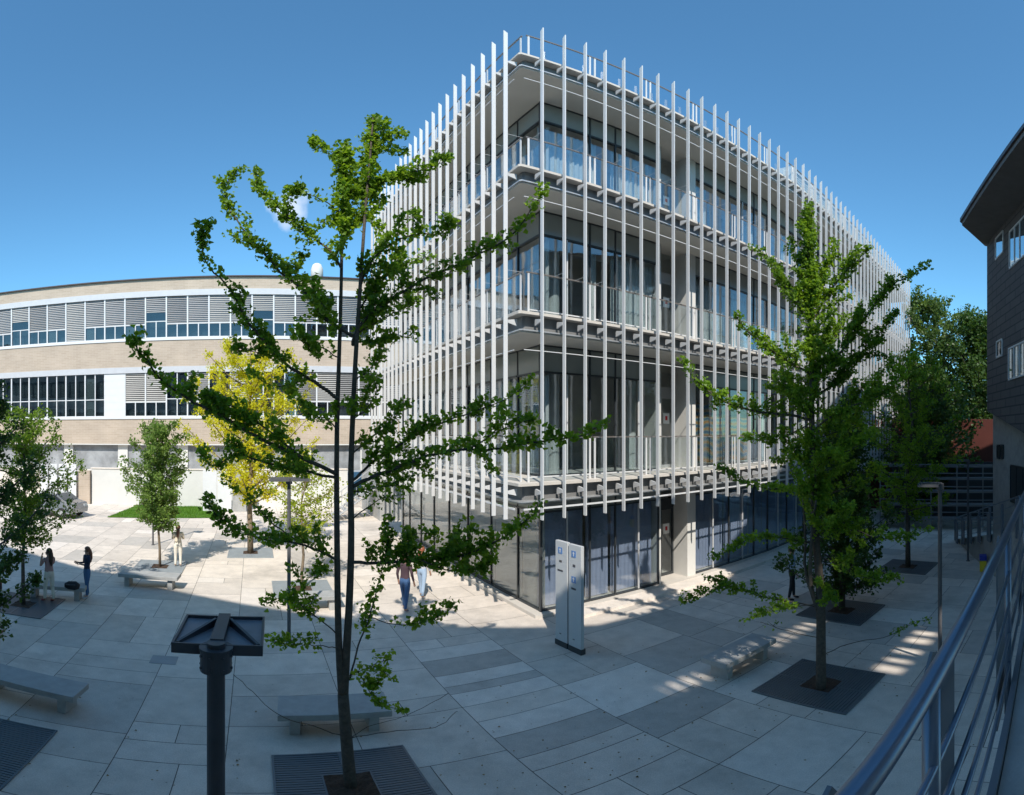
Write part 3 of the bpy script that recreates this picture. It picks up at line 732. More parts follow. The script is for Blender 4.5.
for a_, p0_, p1_ in ((-.84, .62, .80), (1.08, 1.27, 1.66), (3.0, 3.0, 3.42), (4.92, 5.0, 5.4)):
    q = MB(); q.tube([ML(a_, .255, 3.3), ML(a_, .255, 4.51)], .021, 16)
    p_ = q.build('post', M_rail, RL, smooth=True)
    q = MB(); v = []
    for b in (.315, .323):
        v += [ML(p0_, b, 3.15), ML(p1_, b, 3.15), ML(p1_, b, 4.34), ML(p0_ + .08, b, 4.48), ML(p0_, b, 4.43)]
    q.raw(v, [(4, 3, 2, 1, 0), (5, 6, 7, 8, 9)] + [(i, (i + 1) % 5, 5 + (i + 1) % 5, 5 + i) for i in range(5)]); q.build('plate', M_railflat, RL)

# ------------------------------------------------------------------ leaves and trees
def rv(r): 
    while True:
        v = Vector((r.uniform(-1, 1), r.uniform(-1, 1), r.uniform(-1, 1)))
        if 0.01 < v.length < 1: return v
def leaf(mb, p, size, r, up=.55):
    n = rv(r).normalized() + Vector((0, 0, up)); n.normalize()
    a = n.cross(rv(r)).normalized(); b = n.cross(a)
    s = size * r.uniform(.55, 1.35)
    fold = n * s * .18
    # fan-shaped blade
    mb.v += [tuple(p), tuple(p + a * s * .55 + b * s * .62 + fold), tuple(p + b * s * .92), tuple(p - a * s * .55 + b * s * .62 + fold)]
    k = len(mb.v) - 4; mb.f.append((k, k + 1, k + 2, k + 3)); mb.m.append(0)
def resample(pts, step):
    out = [pts[0]]; 
    for i in range(len(pts) - 1):
        d = (pts[i + 1] - pts[i]).length; n = max(1, int(d / step))
        for k in range(1, n + 1): out.append(pts[i].lerp(pts[i + 1], k / n))
    return out
def smoothpath(pts, it=2):
    for _ in range(it):
        q = [pts[0]]
        for i in range(len(pts) - 1):
            q += [pts[i].lerp(pts[i + 1], .25), pts[i].lerp(pts[i + 1], .75)]
        q.append(pts[-1]); pts = q
    return pts
def foliate(mb, path, r, spread, dens, size, start=.2, up=.55, droop=0):
    pts = resample(path, .035); n = len(pts); ph = r.uniform(0, 6)
    for i, p in enumerate(pts):
        t = i / max(1, n - 1)
        if t < start: continue
        k = dens * (1.0 - .35 * t) * (.55 + .75 * (.5 + .5 * sin(i * .42 + ph) * sin(i * .17 + 2 * ph))); k = int(k) + (1 if r.random() < k - int(k) else 0)
        sp = spread * (1.0 - .45 * t ** 2) * r.uniform(.45, 1.1)
        for _ in range(k):
            c = p + rv(r) * sp; c.z += .25 * sp
            for _ in range(3): leaf(mb, c + rv(r) * size * .9, size, r, up)
def ptree(name, label, base, trunks, branches, leafm, barkm, seed, d0, size=.055, group=None, dens=1.0, spread=.16, grateless=True):
    r = random.Random(seed)
    rt = root(name, base, label, 'tree', group)
    tb = MB()
    for path, r0, r1 in trunks:
        pts = smoothpath([pd(x, y, d) for x, y, d in path], 1)
        n = len(pts); tb.tube(pts, [r0 + (r1 - r0) * i / (n - 1) for i in range(n)], 10)
    tb.build('trunk', barkm, rt, smooth=True)
    lf = MB()
    for br in branches:
        path, r0 = br[0], br[1]; dn = br[2] if len(br) > 2 else 1.0; st = br[3] if len(br) > 3 else .15; sp = br[4] if len(br) > 4 else 1.0
        pts = smoothpath([pd(x, y, d) for x, y, d in path], 2)
        pts = [p + rv(r) * .012 for p in pts]
        n = len(pts); b = MB(); b.tube(pts, [max(.0035, r0 * (1 - .85 * i / (n - 1))) for i in range(n)], 7)
        # short spurs and side twigs
        tot = sum((pts[i + 1] - pts[i]).length for i in range(n - 1))
        fine = resample(pts, .05)
        for i in range(int(len(fine) * st), len(fine) - 1):
            if r.random() < .34 * dn:
                d = (fine[min(i + 1, len(fine) - 1)] - fine[max(0, i - 1)]).normalized()
                s_ = (rv(r) + d * .5 + Vector((0, 0, .35))).normalized() * r.choice([r.uniform(.10, .30), r.uniform(.15, .46)]) * sp * (spread / .16) * (1 - .85 * i / len(fine))
                q0 = fine[i]; q1 = q0 + s_ * .5 + rv(r) * .02; q2 = q0 + s_
                b.tube([q0, q1, q2], [.006, .004, .0025], 4, False)
                if dn > .05: foliate(lf, [q0, q1, q2], r, .055 * spread / .16, .62 * dens * min(1, dn), size, .2)
        b.build('branch', barkm, rt, smooth=True)
        foliate(lf, pts, r, spread * sp * .58, .36 * dn * dens, size, st)
    lf.build('foliage', leafm, rt); print(name, 'leaves', len(lf.f))
    return rt

D = 6.30
base = px(351, 787)
T = lambda pts, d0, d1: [(p[0], p[1], d0 + (d1 - d0) * i / (len(pts) - 1)) for i, p in enumerate(pts)]
A_tr = [
 (T([(351, 789), (346.5, 741), (343, 694)], D, D), .082, .068),
 (T([(342, 697), (339, 654), (337.6, 600), (337, 540), (336.5, 480), (337, 420), (339, 360), (341, 300), (342, 235), (344, 175), (346, 150)], D, D + .15), .048, .010),
 (T([(344, 697), (346.5, 650), (349.5, 600), (351.5, 540), (350.5, 480), (352.5, 420), (356, 350), (360, 290), (365, 215), (370, 160), (373, 118)], D + .02, D - .1), .054, .009)]
A_br = [
 (T([(336, 474), (300, 456), (262, 440), (225, 418), (190, 400), (165, 385), (147, 360), (134, 348), (140, 336)], D, D - .9), .028, 1.5, .12, 1.25),
 (T([(300, 456), (262, 425), (235, 408), (214, 398), (190, 392)], D - .2, D - .4), .014, 1.5, .1, 1.2),
 (T([(337, 478), (300, 470), (262, 462), (235, 452), (212, 470), (200, 450)], D, D + .7), .02, 1.0, .15, 1.1),
 (T([(339, 399), (310, 378), (295, 371), (277, 357), (257, 333), (245, 318), (234, 293), (216, 275), (203, 258), (201, 237), (208, 226)], D, D - .5), .024, 1.35, .18, 1.05),
 (T([(277, 357), (255, 352), (238, 348)], D, D), .010, 1.2, .1),
 (T([(310, 378), (275, 390), (250, 372)], D, D + .3), .010, 1.1, .2),
 (T([(355, 338), (323, 319), (303, 288), (282, 275), (267, 257), (247, 234), (232, 214), (223, 196), (228, 180), (240, 169)], D, D + .6), .022, 1.35, .12, 1.05),
 (T([(286, 278), (298, 262), (303, 255)], D + .3, D + .3), .008, 1.2, .0),
 (T([(341, 268), (333, 252), (308, 234), (285, 214), (267, 196), (256, 184), (257, 170)], D, D + .3), .018, 1.35, .10),
 (T([(342, 215), (331, 204), (313, 196), (294, 189)], D, D - .2), .012, 1.3, .1),
 (T([(343, 240), (343, 215), (343, 190), (345, 165), (346, 150)], D, D), .012, 3.2, .0, 1.1),
 (T([(345, 165), (335, 153), (322, 150), (313, 142)], D, D + .2), .008, 1.5, .0),
 (T([(366, 205), (369, 180), (371, 150), (373, 120)], D, D), .01, 2.8, .0, 1.1),
 (T([(371, 150), (385, 138), (398, 134)], D, D), .008, 1.4, .0),
 (T([(364, 225), (357, 205), (352, 190)], D, D), .008, 1.4, .0),
 (T([(366, 195), (380, 184), (395, 175), (423, 170), (437, 164), (449, 159)], D, D - .4), .014, 1.5, .05),
 (T([(360, 285), (372, 258), (395, 240), (423, 232), (438, 236), (452, 222)], D, D - .5), .016, 1.5, .10, 1.2),
 (T([(358, 310), (385, 275), (410, 262), (432, 256)], D, D + .5), .014, 1.4, .1, 1.2),
 (T([(353, 345), (357, 325), (395, 296), (423, 280), (456, 266), (484, 252), (511, 238), (528, 216), (545, 189)], D, D - .7), .024, 1.35, .10, 1.05),
 (T([(354, 335), (381, 320), (400, 310), (420, 300)], D, D + .5), .014, 1.3, .1),
 (T([(355, 342), (381, 340), (400, 336), (413, 338)], D, D + .2), .010, 1.2, .1),
 (T([(351, 483), (365, 468), (381, 456), (409, 439), (440, 422), (478, 411), (506, 400), (531, 382)], D, D + .6), .020, 1.2, .12),
 (T([(351, 487), (370, 478), (395, 469), (431, 453), (470, 449), (495, 450), (534, 441), (575, 439), (606, 424)], D, D - .8), .026, 1.3, .12, 1.05),
 (T([(470, 449), (495, 432), (515, 425), (530, 420)], D - .4, D - .5), .010, 1.2, .0),
 (T([(352, 455), (375, 435), (395, 420), (403, 405)], D, D), .012, 1.3, .2, 1.1),
 (T([(351, 492), (375, 488), (395, 484), (410, 490)], D, D + .4), .012, 1.3, .1),
 (T([(352, 520), (375, 500), (400, 495)], D, D - .4), .010, 1.0, .3),
 (T([(352, 420), (372, 405), (378, 385)], D, D - .5), .010, 1.2, .2),
 (T([(356, 380), (372, 368), (382, 352)], D, D + .4), .010, 1.2, .2),
 (T([(340, 360), (322, 345), (310, 350), (303, 335)], D, D - .4), .010, 1.3, .2),
 (T([(340, 330), (325, 310), (320, 300)], D, D - .4), .010, 1.2, .2),
 (T([(338, 430), (322, 415), (312, 420), (302, 408)], D, D - .3), .010, 1.2, .2),
 (T([(349, 562), (378, 563), (422, 560), (450, 558), (470, 554), (509, 535), (537, 512)], D, D - .9), .024, 1.9, .12, 1.25),
 (T([(422, 560), (450, 572), (470, 570), (490, 562)], D - .4, D - .5), .010, 1.4, .1),
 (T([(378, 563), (400, 545), (420, 530), (440, 540)], D, D + .1), .012, 1.1, .1),
 (T([(335, 558), (318, 550), (299, 543), (259, 539), (236, 527), (216, 516), (206, 500)], D, D - .5), .018, 1.25, .12),
 (T([(299, 543), (270, 522), (255, 505), (240, 490), (222, 478)], D, D + .2), .012, .9, .1),
 (T([(337, 633), (315, 615), (295, 600), (280, 600), (266, 603)], D, D - .4), .010, .9, .3),
 (T([(315, 615), (300, 590), (310, 575), (322, 570)], D, D), .007, .9, .2),
 (T([(336, 648), (315, 645), (299, 645), (271, 642)], D, D - .3), .008, .9, .3),
 (T([(350, 680), (356, 650), (370, 615), (378, 583), (388, 545), (386, 531)], D, D - .2), .014, .8, .35),
 (T([(370, 617), (398, 627), (438, 619), (457, 605)], D - .1, D - .4), .008, .8, .2),
 (T([(349, 676), (370, 666), (390, 658)], D, D - .2), .008, .9, .2),
 (T([(355, 668), (374, 698), (385, 706), (403, 711)], D, D - .4), .007, .9, .2),
 (T([(346, 737), (310, 725), (280, 717), (255, 695), (234, 674)], D, D - .5), .008, .0, .9),
 (T([(350, 738), (395, 730), (430, 729), (444, 724), (457, 711)], D, D - .4), .007, .02, .9),
 (T([(350, 738), (370, 725), (400, 718), (425, 706), (448, 694)], D, D + .4), .006, .0, .9),
]
ptree('ginkgo_tree', 'tall young ginkgo with twin stems and long rising arms in the left foreground', base, A_tr, A_br, M_leafA, M_bark, 21, D, .058, dens=7.2, spread=.21)

D2 = 9.51
base = px(821, 689)
B_tr = [
 (T([(821, 690), (821, 650), (821, 605), (819.5, 577), (815, 532), (813, 475), (811.5, 419), (812, 363), (810, 320), (809, 277), (809, 233), (809, 206)], D2, D2), .105, .012),
 (T([(819, 612), (811, 590), (810, 566), (812, 530), (816, 500)], D2, D2 - .2), .05, .02),
 (T([(818, 612), (804, 570), (806, 540), (803, 500), (800, 450)], D2, D2 + .3), .035, .012)]
B_br = [
 (T([(812, 375), (786, 361), (765, 346), (748, 332), (736, 317)], D2, D2 - .6), .026, 1.5, .15),
 (T([(811, 325), (794, 300), (783, 283), (768, 259), (751, 247)], D2, D2 + .3), .02, 1.5, .15),
 (T([(812, 420), (785, 414), (765, 413), (736, 407), (708, 392), (693, 378), (683, 362)], D2, D2 - .9), .03, 1.5, .15),
 (T([(811, 325), (826, 297), (841, 277), (858, 259), (870, 248)], D2, D2 - .3), .02, 1.5, .1, 1.1),
 (T([(812, 385), (843, 350), (866, 316), (890, 285), (910, 276), (925, 267)], D2, D2 - .9), .028, 1.7, .15, 1.3),
 (T([(812, 400), (840, 378), (872, 342), (898, 312)], D2, D2 + .5), .022, 1.5, .15, 1.2),
 (T([(812, 432), (832, 415), (858, 404), (890, 392), (915, 358)], D2, D2 - .5), .022, 1.5, .15, 1.2),
 (T([(812, 493), (790, 488), (772, 490), (745, 483), (719, 467)], D2, D2 - .6), .018, 1.2, .15, .55),
 (T([(811, 423), (795, 432), (776, 441), (742, 438)], D2, D2 + .6), .016, 1.3, .15),
 (T([(813, 543), (783, 537), (753, 536), (730, 551), (710, 558)], D2, D2 - .6), .016, 1.3, .1, .55),
 (T([(817, 607), (791, 602), (760, 596), (727, 585), (704, 577)], D2, D2 - .5), .016, 1.0, .25, .55),
 (T([(727, 586), (705, 592), (683, 602)], D2 - .5, D2 - .7), .008, 1.0, .0, .4),
 (T([(817, 604), (785, 608), (760, 613), (743, 622)], D2, D2 - .8), .010, .9, .25, .55),
 (T([(820, 638), (783, 630), (760, 622)], D2, D2 - .8), .010, .1, .6),
 (T([(821, 556), (850, 572), (874, 581), (897, 577)], D2, D2 - .5), .014, 1.2, .15),
 (T([(822, 656), (851, 641.5), (889, 638), (911, 623), (931, 619)], D2, D2 - .4), .010, .45, .6, .7),
 (T([(821, 527), (851, 528), (881, 540), (911, 537), (930, 530)], D2, D2 - .9), .018, .9, .15),
 (T([(812, 470), (832, 455), (852, 450), (872, 436)], D2, D2 - .4), .018, 1.5, .1, 1.3),
 (T([(813, 500), (840, 490), (865, 480), (885, 465)], D2, D2 + .6), .018, 1.5, .1, 1.3),
 (T([(812, 470), (795, 450), (780, 460)], D2, D2 + .6), .014, 1.3, .1, 1.2),
 (T([(809, 330), (809, 290), (809, 250), (809, 206)], D2, D2), .014, 3.0, .0, 1.5),
 (T([(810, 300), (825, 275), (835, 245)], D2, D2 + .2), .012, 1.8, .0, 1.1),
 (T([(810, 300), (798, 270), (792, 245)], D2, D2 + .2), .010, 1.2, .2),
 (T([(811, 420), (811, 380), (810, 330)], D2, D2), .012, 2.2, .0, 2.0),
 (T([(813, 520), (813, 480), (812, 430)], D2, D2), .012, 2.0, .0, 2.2),
 (T([(815, 540), (835, 520), (850, 505)], D2, D2 - .7), .014, 1.6, .1, 1.4),
 (T([(812, 420), (790, 395), (783, 375)], D2, D2 - .6), .012, 1.6, .1, 1.2),
 (T([(812, 360), (835, 340), (846, 315)], D2, D2 + .7), .012, 1.6, .1, 1.2),
 (T([(812, 440), (845, 430), (865, 415), (880, 372)], D2, D2 + .9), .014, 1.5, .1, 1.2),
 (T([(818, 580), (828, 592), (835, 603)], D2, D2 - .5), .01, 1.2, .2),
]
ptree('ginkgo_tree', 'bushy ginkgo with a bare lower trunk beside the right hand bench', base, B_tr, B_br, M_leafA, M_bark, 33, D2, .058, dens=8.0, spread=.27)

def gtree(name, label, loc, H, crown_r, crown_z0, leafm, barkm, seed, size=.08, nleaf=9000, nbr=26, shape='oval', group=None, tr=.08, up=.5, rise=.6, clump=.22):
    r = random.Random(seed); rt = root(name, loc, label, 'tree', group)
    loc = Vector(loc)
    tp = [loc + Vector((r.uniform(-.03, .03) * i, r.uniform(-.03, .03) * i, H * i / 8)) for i in range(9)]
    tp[-1] = loc + Vector((0, 0, H * .97))
    tb = MB(); tb.tube(tp, [tr * (1 - .93 * i / 8) + .004 for i in range(9)], 9)
    bb = MB(); lf = MB(); per = nleaf / nbr / 3
    for k in range(nbr):
        t = (k + r.random()) / nbr; z = crown_z0 + (H - crown_z0) * t * .92
        if shape == 'oval': R = crown_r * (sin(pi * (.12 + .80 * t)) ** .7)
        elif shape == 'ball': R = crown_r * sqrt(max(.05, 1 - (2 * t - .9) ** 2))
        else: R = crown_r * (1.05 - .85 * t)
        R *= r.uniform(.6, 1.18)
        az = k * 2.4 + r.uniform(-.4, .4)
        s0 = loc + Vector((0, 0, z - R * rise * .5)); 
        if s0.z < loc.z + crown_z0 * .7: s0.z = loc.z + crown_z0 * .7
        d = Vector((cos(az), sin(az), 0))
        e = loc + d * R + Vector((0, 0, z + R * rise * .35)); m = s0.lerp(e, .5) + Vector((0, 0, -R * .10)) + rv(r) * R * .08
        path = smoothpath([s0, m, e], 2)
        n = len(path); bb.tube(path, [tr * .30 * (1 - .85 * i / (n - 1)) + .003 for i in range(n)], 5, False)
        # side twigs carry the leaves in clumps
        nc = max(4, int(7 * R / crown_r)) + 2
        for c in range(nc):
            tt = .18 + .82 * (c + r.random()) / nc; i = min(n - 1, int(tt * (n - 1)))
            q0 = path[i]; off = rv(r); off.z *= .6; q1 = q0 + off * clump * 2.2 * (.5 + .5 * (1 - tt) + .2)
            bb.tube([q0, q1], [.006, .003], 3, False)
            for _ in range(max(1, int(per / nc))):
                cpt = q0.lerp(q1, r.random() ** .6) + rv(r) * clump * r.uniform(.4, 1.3)
                for _ in range(3): leaf(lf, cpt + rv(r) * size, size, r, up)
    tb.build('trunk', barkm, rt, smooth=True); bb.build('limbs', barkm, rt); lf.build('foliage', leafm, rt)
    return rt
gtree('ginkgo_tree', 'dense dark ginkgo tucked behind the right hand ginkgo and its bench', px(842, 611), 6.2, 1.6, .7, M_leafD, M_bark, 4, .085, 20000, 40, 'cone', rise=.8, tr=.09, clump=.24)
gtree('young_tree', 'slim dark trunked tree on a grate near the second lamp post at right', px(908, 567), 8.6, 2.1, 2.1, M_leafA, M_bark, 5, .08, 14000, 34, 'oval', rise=.5, tr=.10)
gtree('ginkgo_tree', 'leafy ginkgo at the left edge beside the two chatting women', px(23.5, 605), 6.0, 1.85, 2.1, M_leafM, M_bark, 6, .070, 12500, 42, 'oval', rise=.7, tr=.06, clump=.2)
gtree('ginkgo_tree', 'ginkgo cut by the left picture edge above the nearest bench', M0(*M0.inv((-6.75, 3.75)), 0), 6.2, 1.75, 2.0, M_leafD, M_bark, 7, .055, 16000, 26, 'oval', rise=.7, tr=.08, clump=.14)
gtree('maple_tree', 'small fresh green oval tree by the sunlit bench and the woman in cream', px(160, 567), 5.75, 1.30, 1.7, M_leafL, M_bark2, 8, .085, 15000, 44, 'oval', rise=.7, tr=.05, clump=.2)
gtree('locust_tree', 'golden yellow leaved tree on a grate in the sunlit middle of the court', px(250.5, 553), 9.2, 3.1, 2.8, M_leafY, M_bark2, 9, .08, 27000, 40, 'oval', rise=.9, tr=.13, clump=.26)
gtree('locust_tree', 'sparse lime green young tree behind the double headed lamp', px(302, 589), 4.6, 1.15, 1.9, leafmat('lime leaves', (.22, .32, .02), (.42, .46, .05), .5), M_bark2, 10, .07, 4200, 24, 'oval', rise=.6, tr=.05, clump=.2)
# far trees beyond the red wall
for i, (x, dd, H, R, z0, m_, lab) in enumerate([
    (928, 42, 17.3, 6.2, 3.0, M_leafF, 'broad sunlit tree rising above the end of the fins'),
    (978, 38, 14.6, 4.6, 3.0, M_leafD, 'dark leaved tree next to the charcoal building corner'),
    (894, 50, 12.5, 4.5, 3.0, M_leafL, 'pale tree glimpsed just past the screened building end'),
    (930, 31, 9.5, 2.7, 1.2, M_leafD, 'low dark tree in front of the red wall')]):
    az = (x - 512) / FPX
    gtree('broadleaf_tree', lab, (dd * sin(az), dd * cos(az), 0), H, R, z0, m_, M_bark, 50 + i, .20, 30000 if i < 2 else 14000, 60, 'ball', rise=.5, tr=.22, clump=.62, group='large trees beyond the court')

# ------------------------------------------------------------------ tree grates
GRT = None
def grate(c, label, m_, s=.9):
    o = root('tree_grate', (c[0], c[1], 0), label, 'grate', 'square tree grates set in the paving')
    q = MB(); n = 30; st = 2 * s / n; hsz = .30
    for k in range(n):
        b0 = -s + k * st
        segs = [(-s, s)] if abs(b0 + st / 2) > hsz else [(-s, -hsz), (hsz, s)]
        for a0, a1 in segs: q.box(Frame(c[0], c[1], 28.5), a0, a1, b0 + .010, b0 + st - .008, .004, .022)
    for a0, a1, b0, b1 in ((-s, s, -s - .03, -s), (-s, s, s, s + .03), (-s - .03, -s, -s - .03, s + .03), (s, s + .03, -s - .03, s + .03), (-.02, .02, -s, -hsz), (-.02, .02, hsz, s), (-hsz - .02, -hsz, -hsz, hsz), (hsz, hsz + .02, -hsz, hsz), (-hsz, hsz, -hsz - .02, -hsz), (-hsz, hsz, hsz, hsz + .02)):
        q.box(Frame(c[0], c[1], 28.5), a0, a1, b0, b1, .003, .030)
    q.build('grille', m_, o)
    q = MB(); q.box(Frame(c[0], c[1], 28.5), -s, s, -s, s, -.01, .003); q.build('pit', M_darkframe if m_ is M_grate else M_grate2, o)
    q = MB(); F_ = Frame(c[0], c[1], 28.5); rr_ = random.Random(int(c[0] * 100)); K = 8
    vs = [F_(-hsz + 2 * hsz * i / K, -hsz + 2 * hsz * j / K, .012 + rr_.uniform(0, .03)) for j in range(K + 1) for i in range(K + 1)]
    q.raw(vs, [(j * (K + 1) + i, j * (K + 1) + i + 1, (j + 1) * (K + 1) + i + 1, (j + 1) * (K + 1) + i) for j in range(K) for i in range(K)])
    q.build('mulch', M_soil, o)
grate(px(351, 787), 'dark steel grate around the twin stemmed ginkgo in the foreground', M_grate)
grate((5.43, 8.03), 'dark steel grate around the bushy ginkgo beside the right hand bench', M_grate)
grate(px(842, 611), 'dark grate under the dense ginkgo behind the right bench', M_grate)
grate(px(908, 567), 'dark grate under the slim tree near the right lamp posts', M_grate)
grate((-6.42, 3.8), 'dark steel grate cut by the bottom left picture corner', M_grate)
grate(px(23.5, 605), 'shaded grate at the feet of the woman in white trousers', M_grate)
grate(px(160, 567), 'sun paled steel grate under the small oval tree', M_grate2)
grate(px(250.5, 553), 'sun paled steel grate under the golden tree', M_grate2)
grate(px(302, 589), 'sun paled steel grate under the sparse lime tree', M_grate2)
q = MB(); c_ = M0.inv(px(164, 660)); q.box(M0, c_[0] - .28, c_[0] + .28, c_[1] - .22, c_[1] + .22, .002, .008)
tag(q.build('inspection_cover', M_grate2), 'small square inspection cover in the paving left of the near lamp', 'cover')

ll = MB(); rl_ = random.Random(77)
for (cx, cy) in [(px(351, 787).x, px(351, 787).y), (5.43, 8.03), (-6.42, 3.8), (px(842, 611).x, px(842, 611).y), (4.5, 9.6), (1, 7)]:
    for _ in range(70):
        leaf(ll, Vector((cx + rl_.gauss(0, 1.3), cy + rl_.gauss(0, 1.3), .012)), .035, rl_, 6.0)
tag(ll.build('leaf_litter', mat('dry leaves', (.22, .14, .05), .8, island=.5)), 'scattered small dry leaves on the shaded paving', 'leaf litter', kind='stuff')

# ------------------------------------------------------------------ benches
def bench(c, label, Ln=1.75, W_=.62, deg=28.5):
    o = root('bench', (c[0], c[1], 0), label, 'bench', 'concrete slab benches')
    F_ = Frame(c[0], c[1], deg)
    q = MB(); q.box(F_, -Ln / 2, Ln / 2, -W_ / 2, W_ / 2, .34, .46); q.build('seat', M_concrete, o, bevel=.008)
    for a_ in (-Ln / 2 + .18, Ln / 2 - .34):
        q = MB(); q.box(F_, a_, a_ + .16, -W_ / 2 + .10, W_ / 2 - .10, 0, .339); q.build('leg', M_concrete, o, bevel=.006)
    return o
bench((-2.72, 7.60), 'wide concrete bench behind the foreground ginkgo trunk', 1.72, .72, 25)
bench((4.50, 9.58), 'concrete bench left of the bushy ginkgo on the right', 1.75)
ce = Vector((-6.36, 5.81, 0)) - Vector((cos(radians(22)), sin(radians(22)), 0)) * .98
bench(ce, 'long concrete bench cut by the left picture edge', 2.0, .62, 22)
bench((-10.75, 12.85), 'sunlit concrete bench before the small oval tree', 1.95, .62, 24)
bench((-11.95, 9.95), 'shaded concrete bench behind the two chatting women', 1.85, .6, 36)
cf = px(312, 594, .46); bench((cf.x, cf.y), 'sunlit bench by the sparse lime tree behind the double headed lamp', 1.6, .6, 28.5)

# ------------------------------------------------------------------ lamps
M_lampn = M_lamp; M_lampf = mat('sun lightened lamp paint', (.10, .10, .105), .45, var=.15, scale=5)  # far lamps: same paint made lighter, sunlight put into the colour
def lamp_head(parent, cx, cy, z, deg, s=.205, off=.235):
    F_ = Frame(cx, cy, deg)
    q = MB(); q.mat(0).box(F_, -s, s, off - s, off + s, z - .045, z - .01)
    for a0, a1, b0, b1 in ((-s, s, off - s - .012, off - s), (-s, s, off + s, off + s + .012), (-s - .012, -s, off - s - .012, off + s + .012), (s, s + .012, off - s - .012, off + s + .012)):
        q.mat(1).box(F_, a0, a1, b0, b1, z - .05, z + .008)
    h = q.build('lamp_head', [M_lamptop, M_lamp], parent)
    q = MB()
    q.box(F_, -.032, .032, .03, off + s - .02, z - .01, z + .035)
    for sg in (-1, 1):      # diagonal ribs
        p0 = Vector((sg * .04, off + s - .10, 0)); p1 = Vector((sg * (s - .01), off - s + .02, 0)); d = (p1 - p0).normalized(); n = Vector((-d.y, d.x, 0)) * .008
        c = [p0 + n, p0 - n, p1 - n, p1 + n]
        vs = [F_(p.x, p.y, z - .01) for p in c] + [F_(c[i].x, c[i].y, z + (.035 if i < 2 else .004)) for i in range(4)]
        q.raw(vs, [(3, 2, 1, 0), (4, 5, 6, 7), (0, 1, 5, 4), (1, 2, 6, 5), (2, 3, 7, 6), (3, 0, 4, 7)])
    q.build('arm', M_lamp, h)
    q = MB(); q.box(F_, -s + .06, s - .06, off - s + .06, off + s - .06, z - .056, z - .046); q.build('diffuser', M_whitepanel, h)
def lamp(c, label, deg, heads=(0,), H=4.05, r=.043, near=False):
    global M_lamp
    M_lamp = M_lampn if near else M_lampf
    o = root('street_lamp', (c[0], c[1], 0), label, 'street lamp', 'square headed courtyard lamps')
    q = MB(); q.cyl(c, r, 0, H - .10, 24); q.cyl(c, r * 1.9, 0, .02, 24); q.build('pole', M_lamp, o, smooth=False)
    q = MB(); q.cyl(c, .075, H - .135, H - .015, 28); q.cyl(c, .080, H - .02, H - .004, 28); q.cyl(c, .044, H - .004, H + .02, 24)
    for k in range(8):
        t = k * pi / 4 + .2
        for zz in (H - .11, H - .045):
            q.tube([Vector((c[0] + cos(t) * .073, c[1] + sin(t) * .073, zz)), Vector((c[0] + cos(t) * .081, c[1] + sin(t) * .081, zz))], .008, 6)
    q.build('collar', M_lamp, o)
    for hd in heads: lamp_head(o, c[0], c[1], H - .01, deg + hd)
    return o
cl0 = pd(216, 647, 2.42); lamp((cl0.x, cl0.y), 'dark lamp with square ribbed head close in the left foreground', 26, near=True)
c_ = px(289, 641); lamp((c_.x, c_.y), 'double headed lamp behind the foreground ginkgo', -60, (0, 180))
c_ = px(153, 545); lamp((c_.x, c_.y), 'lamp post behind the small oval tree', -90)
c_ = pd(940, 487, 10.8); lamp((c_.x, c_.y), 'slim lamp post nearest the handrail on the right', 40)
c_ = px(968, 561); lamp((c_.x, c_.y), 'lamp post near the foot of the ramp', 40)

# ------------------------------------------------------------------ wayfinding totem
M_signp = mat('sign enamel', (.50, .51, .52), .35, var=.04, stain=.08)
TT = root('wayfinding_totem', px(569, 650), 'twin white sign slabs with small blue squares by the glass corner', 'sign')
tcn_ = px(568, 650)
pL0, pL1 = pd(555.5, 645, 11.9), pd(566.3, 650, 11.55)
FT = Frame(pL0.x, pL0.y, math.degrees(atan2(px(581, 655.5).y - px(555.5, 643.5).y, px(581, 655.5).x - px(555.5, 643.5).x)))
p0 = px(555.5, 643.5); p1 = px(581, 655.5); FT = Frame(p0.x, p0.y, math.degrees(atan2(p1.y - p0.y, p1.x - p0.x))); TL = (p1 - p0).length
wS = TL * .47
for k, a0 in enumerate((0, TL - wS)):
    zb = .14
    q = MB(); q.box(FT, a0, a0 + wS, 0, .085, zb, 2.62 - k * .01); pnl = q.build('panel', M_signp, TT, bevel=.004)
    q = MB(); q.box(FT, a0 - .01, a0 + wS + .01, -.01, .12, 0, zb); q.build('base', M_darkframe, TT)
    def badge(zc, s_=.075):
        xc = a0 + wS * .42
        g = MB(); g.mat(0).box(FT, xc - s_, xc + s_, -.006, -.001, zc - s_, zc + s_)
        g.mat(1).box(FT, xc - .012, xc + .012, -.009, -.0065, zc - .05, zc + .02)
        v = [FT(xc - .042, -.0075, zc + .012), FT(xc + .042, -.0075, zc + .012), FT(xc, -.0075, zc + .06)]; g.face(v)
        g.build('arrow_badge', [M_blue, M_whitepanel], pnl)
    def words(zc, wd, hh=.03):
        g = MB(); x = a0 + wS * .42 - wd / 2; rr_ = random.Random(int(zc * 100))
        while x < a0 + wS * .42 + wd / 2:
            l_ = rr_.uniform(.012, .03); g.box(FT, x, x + l_, -.005, -.001, zc, zc + hh); x += l_ + .008
        g.build('lettering', M_ink, pnl)
    badge(2.40)
    if k == 0: words(2.12, .07, .05); words(1.90, .20, .04)
    else: words(2.10, .06, .06); badge(1.80); words(1.56, .16, .045)
    words(.32, .06, .02)

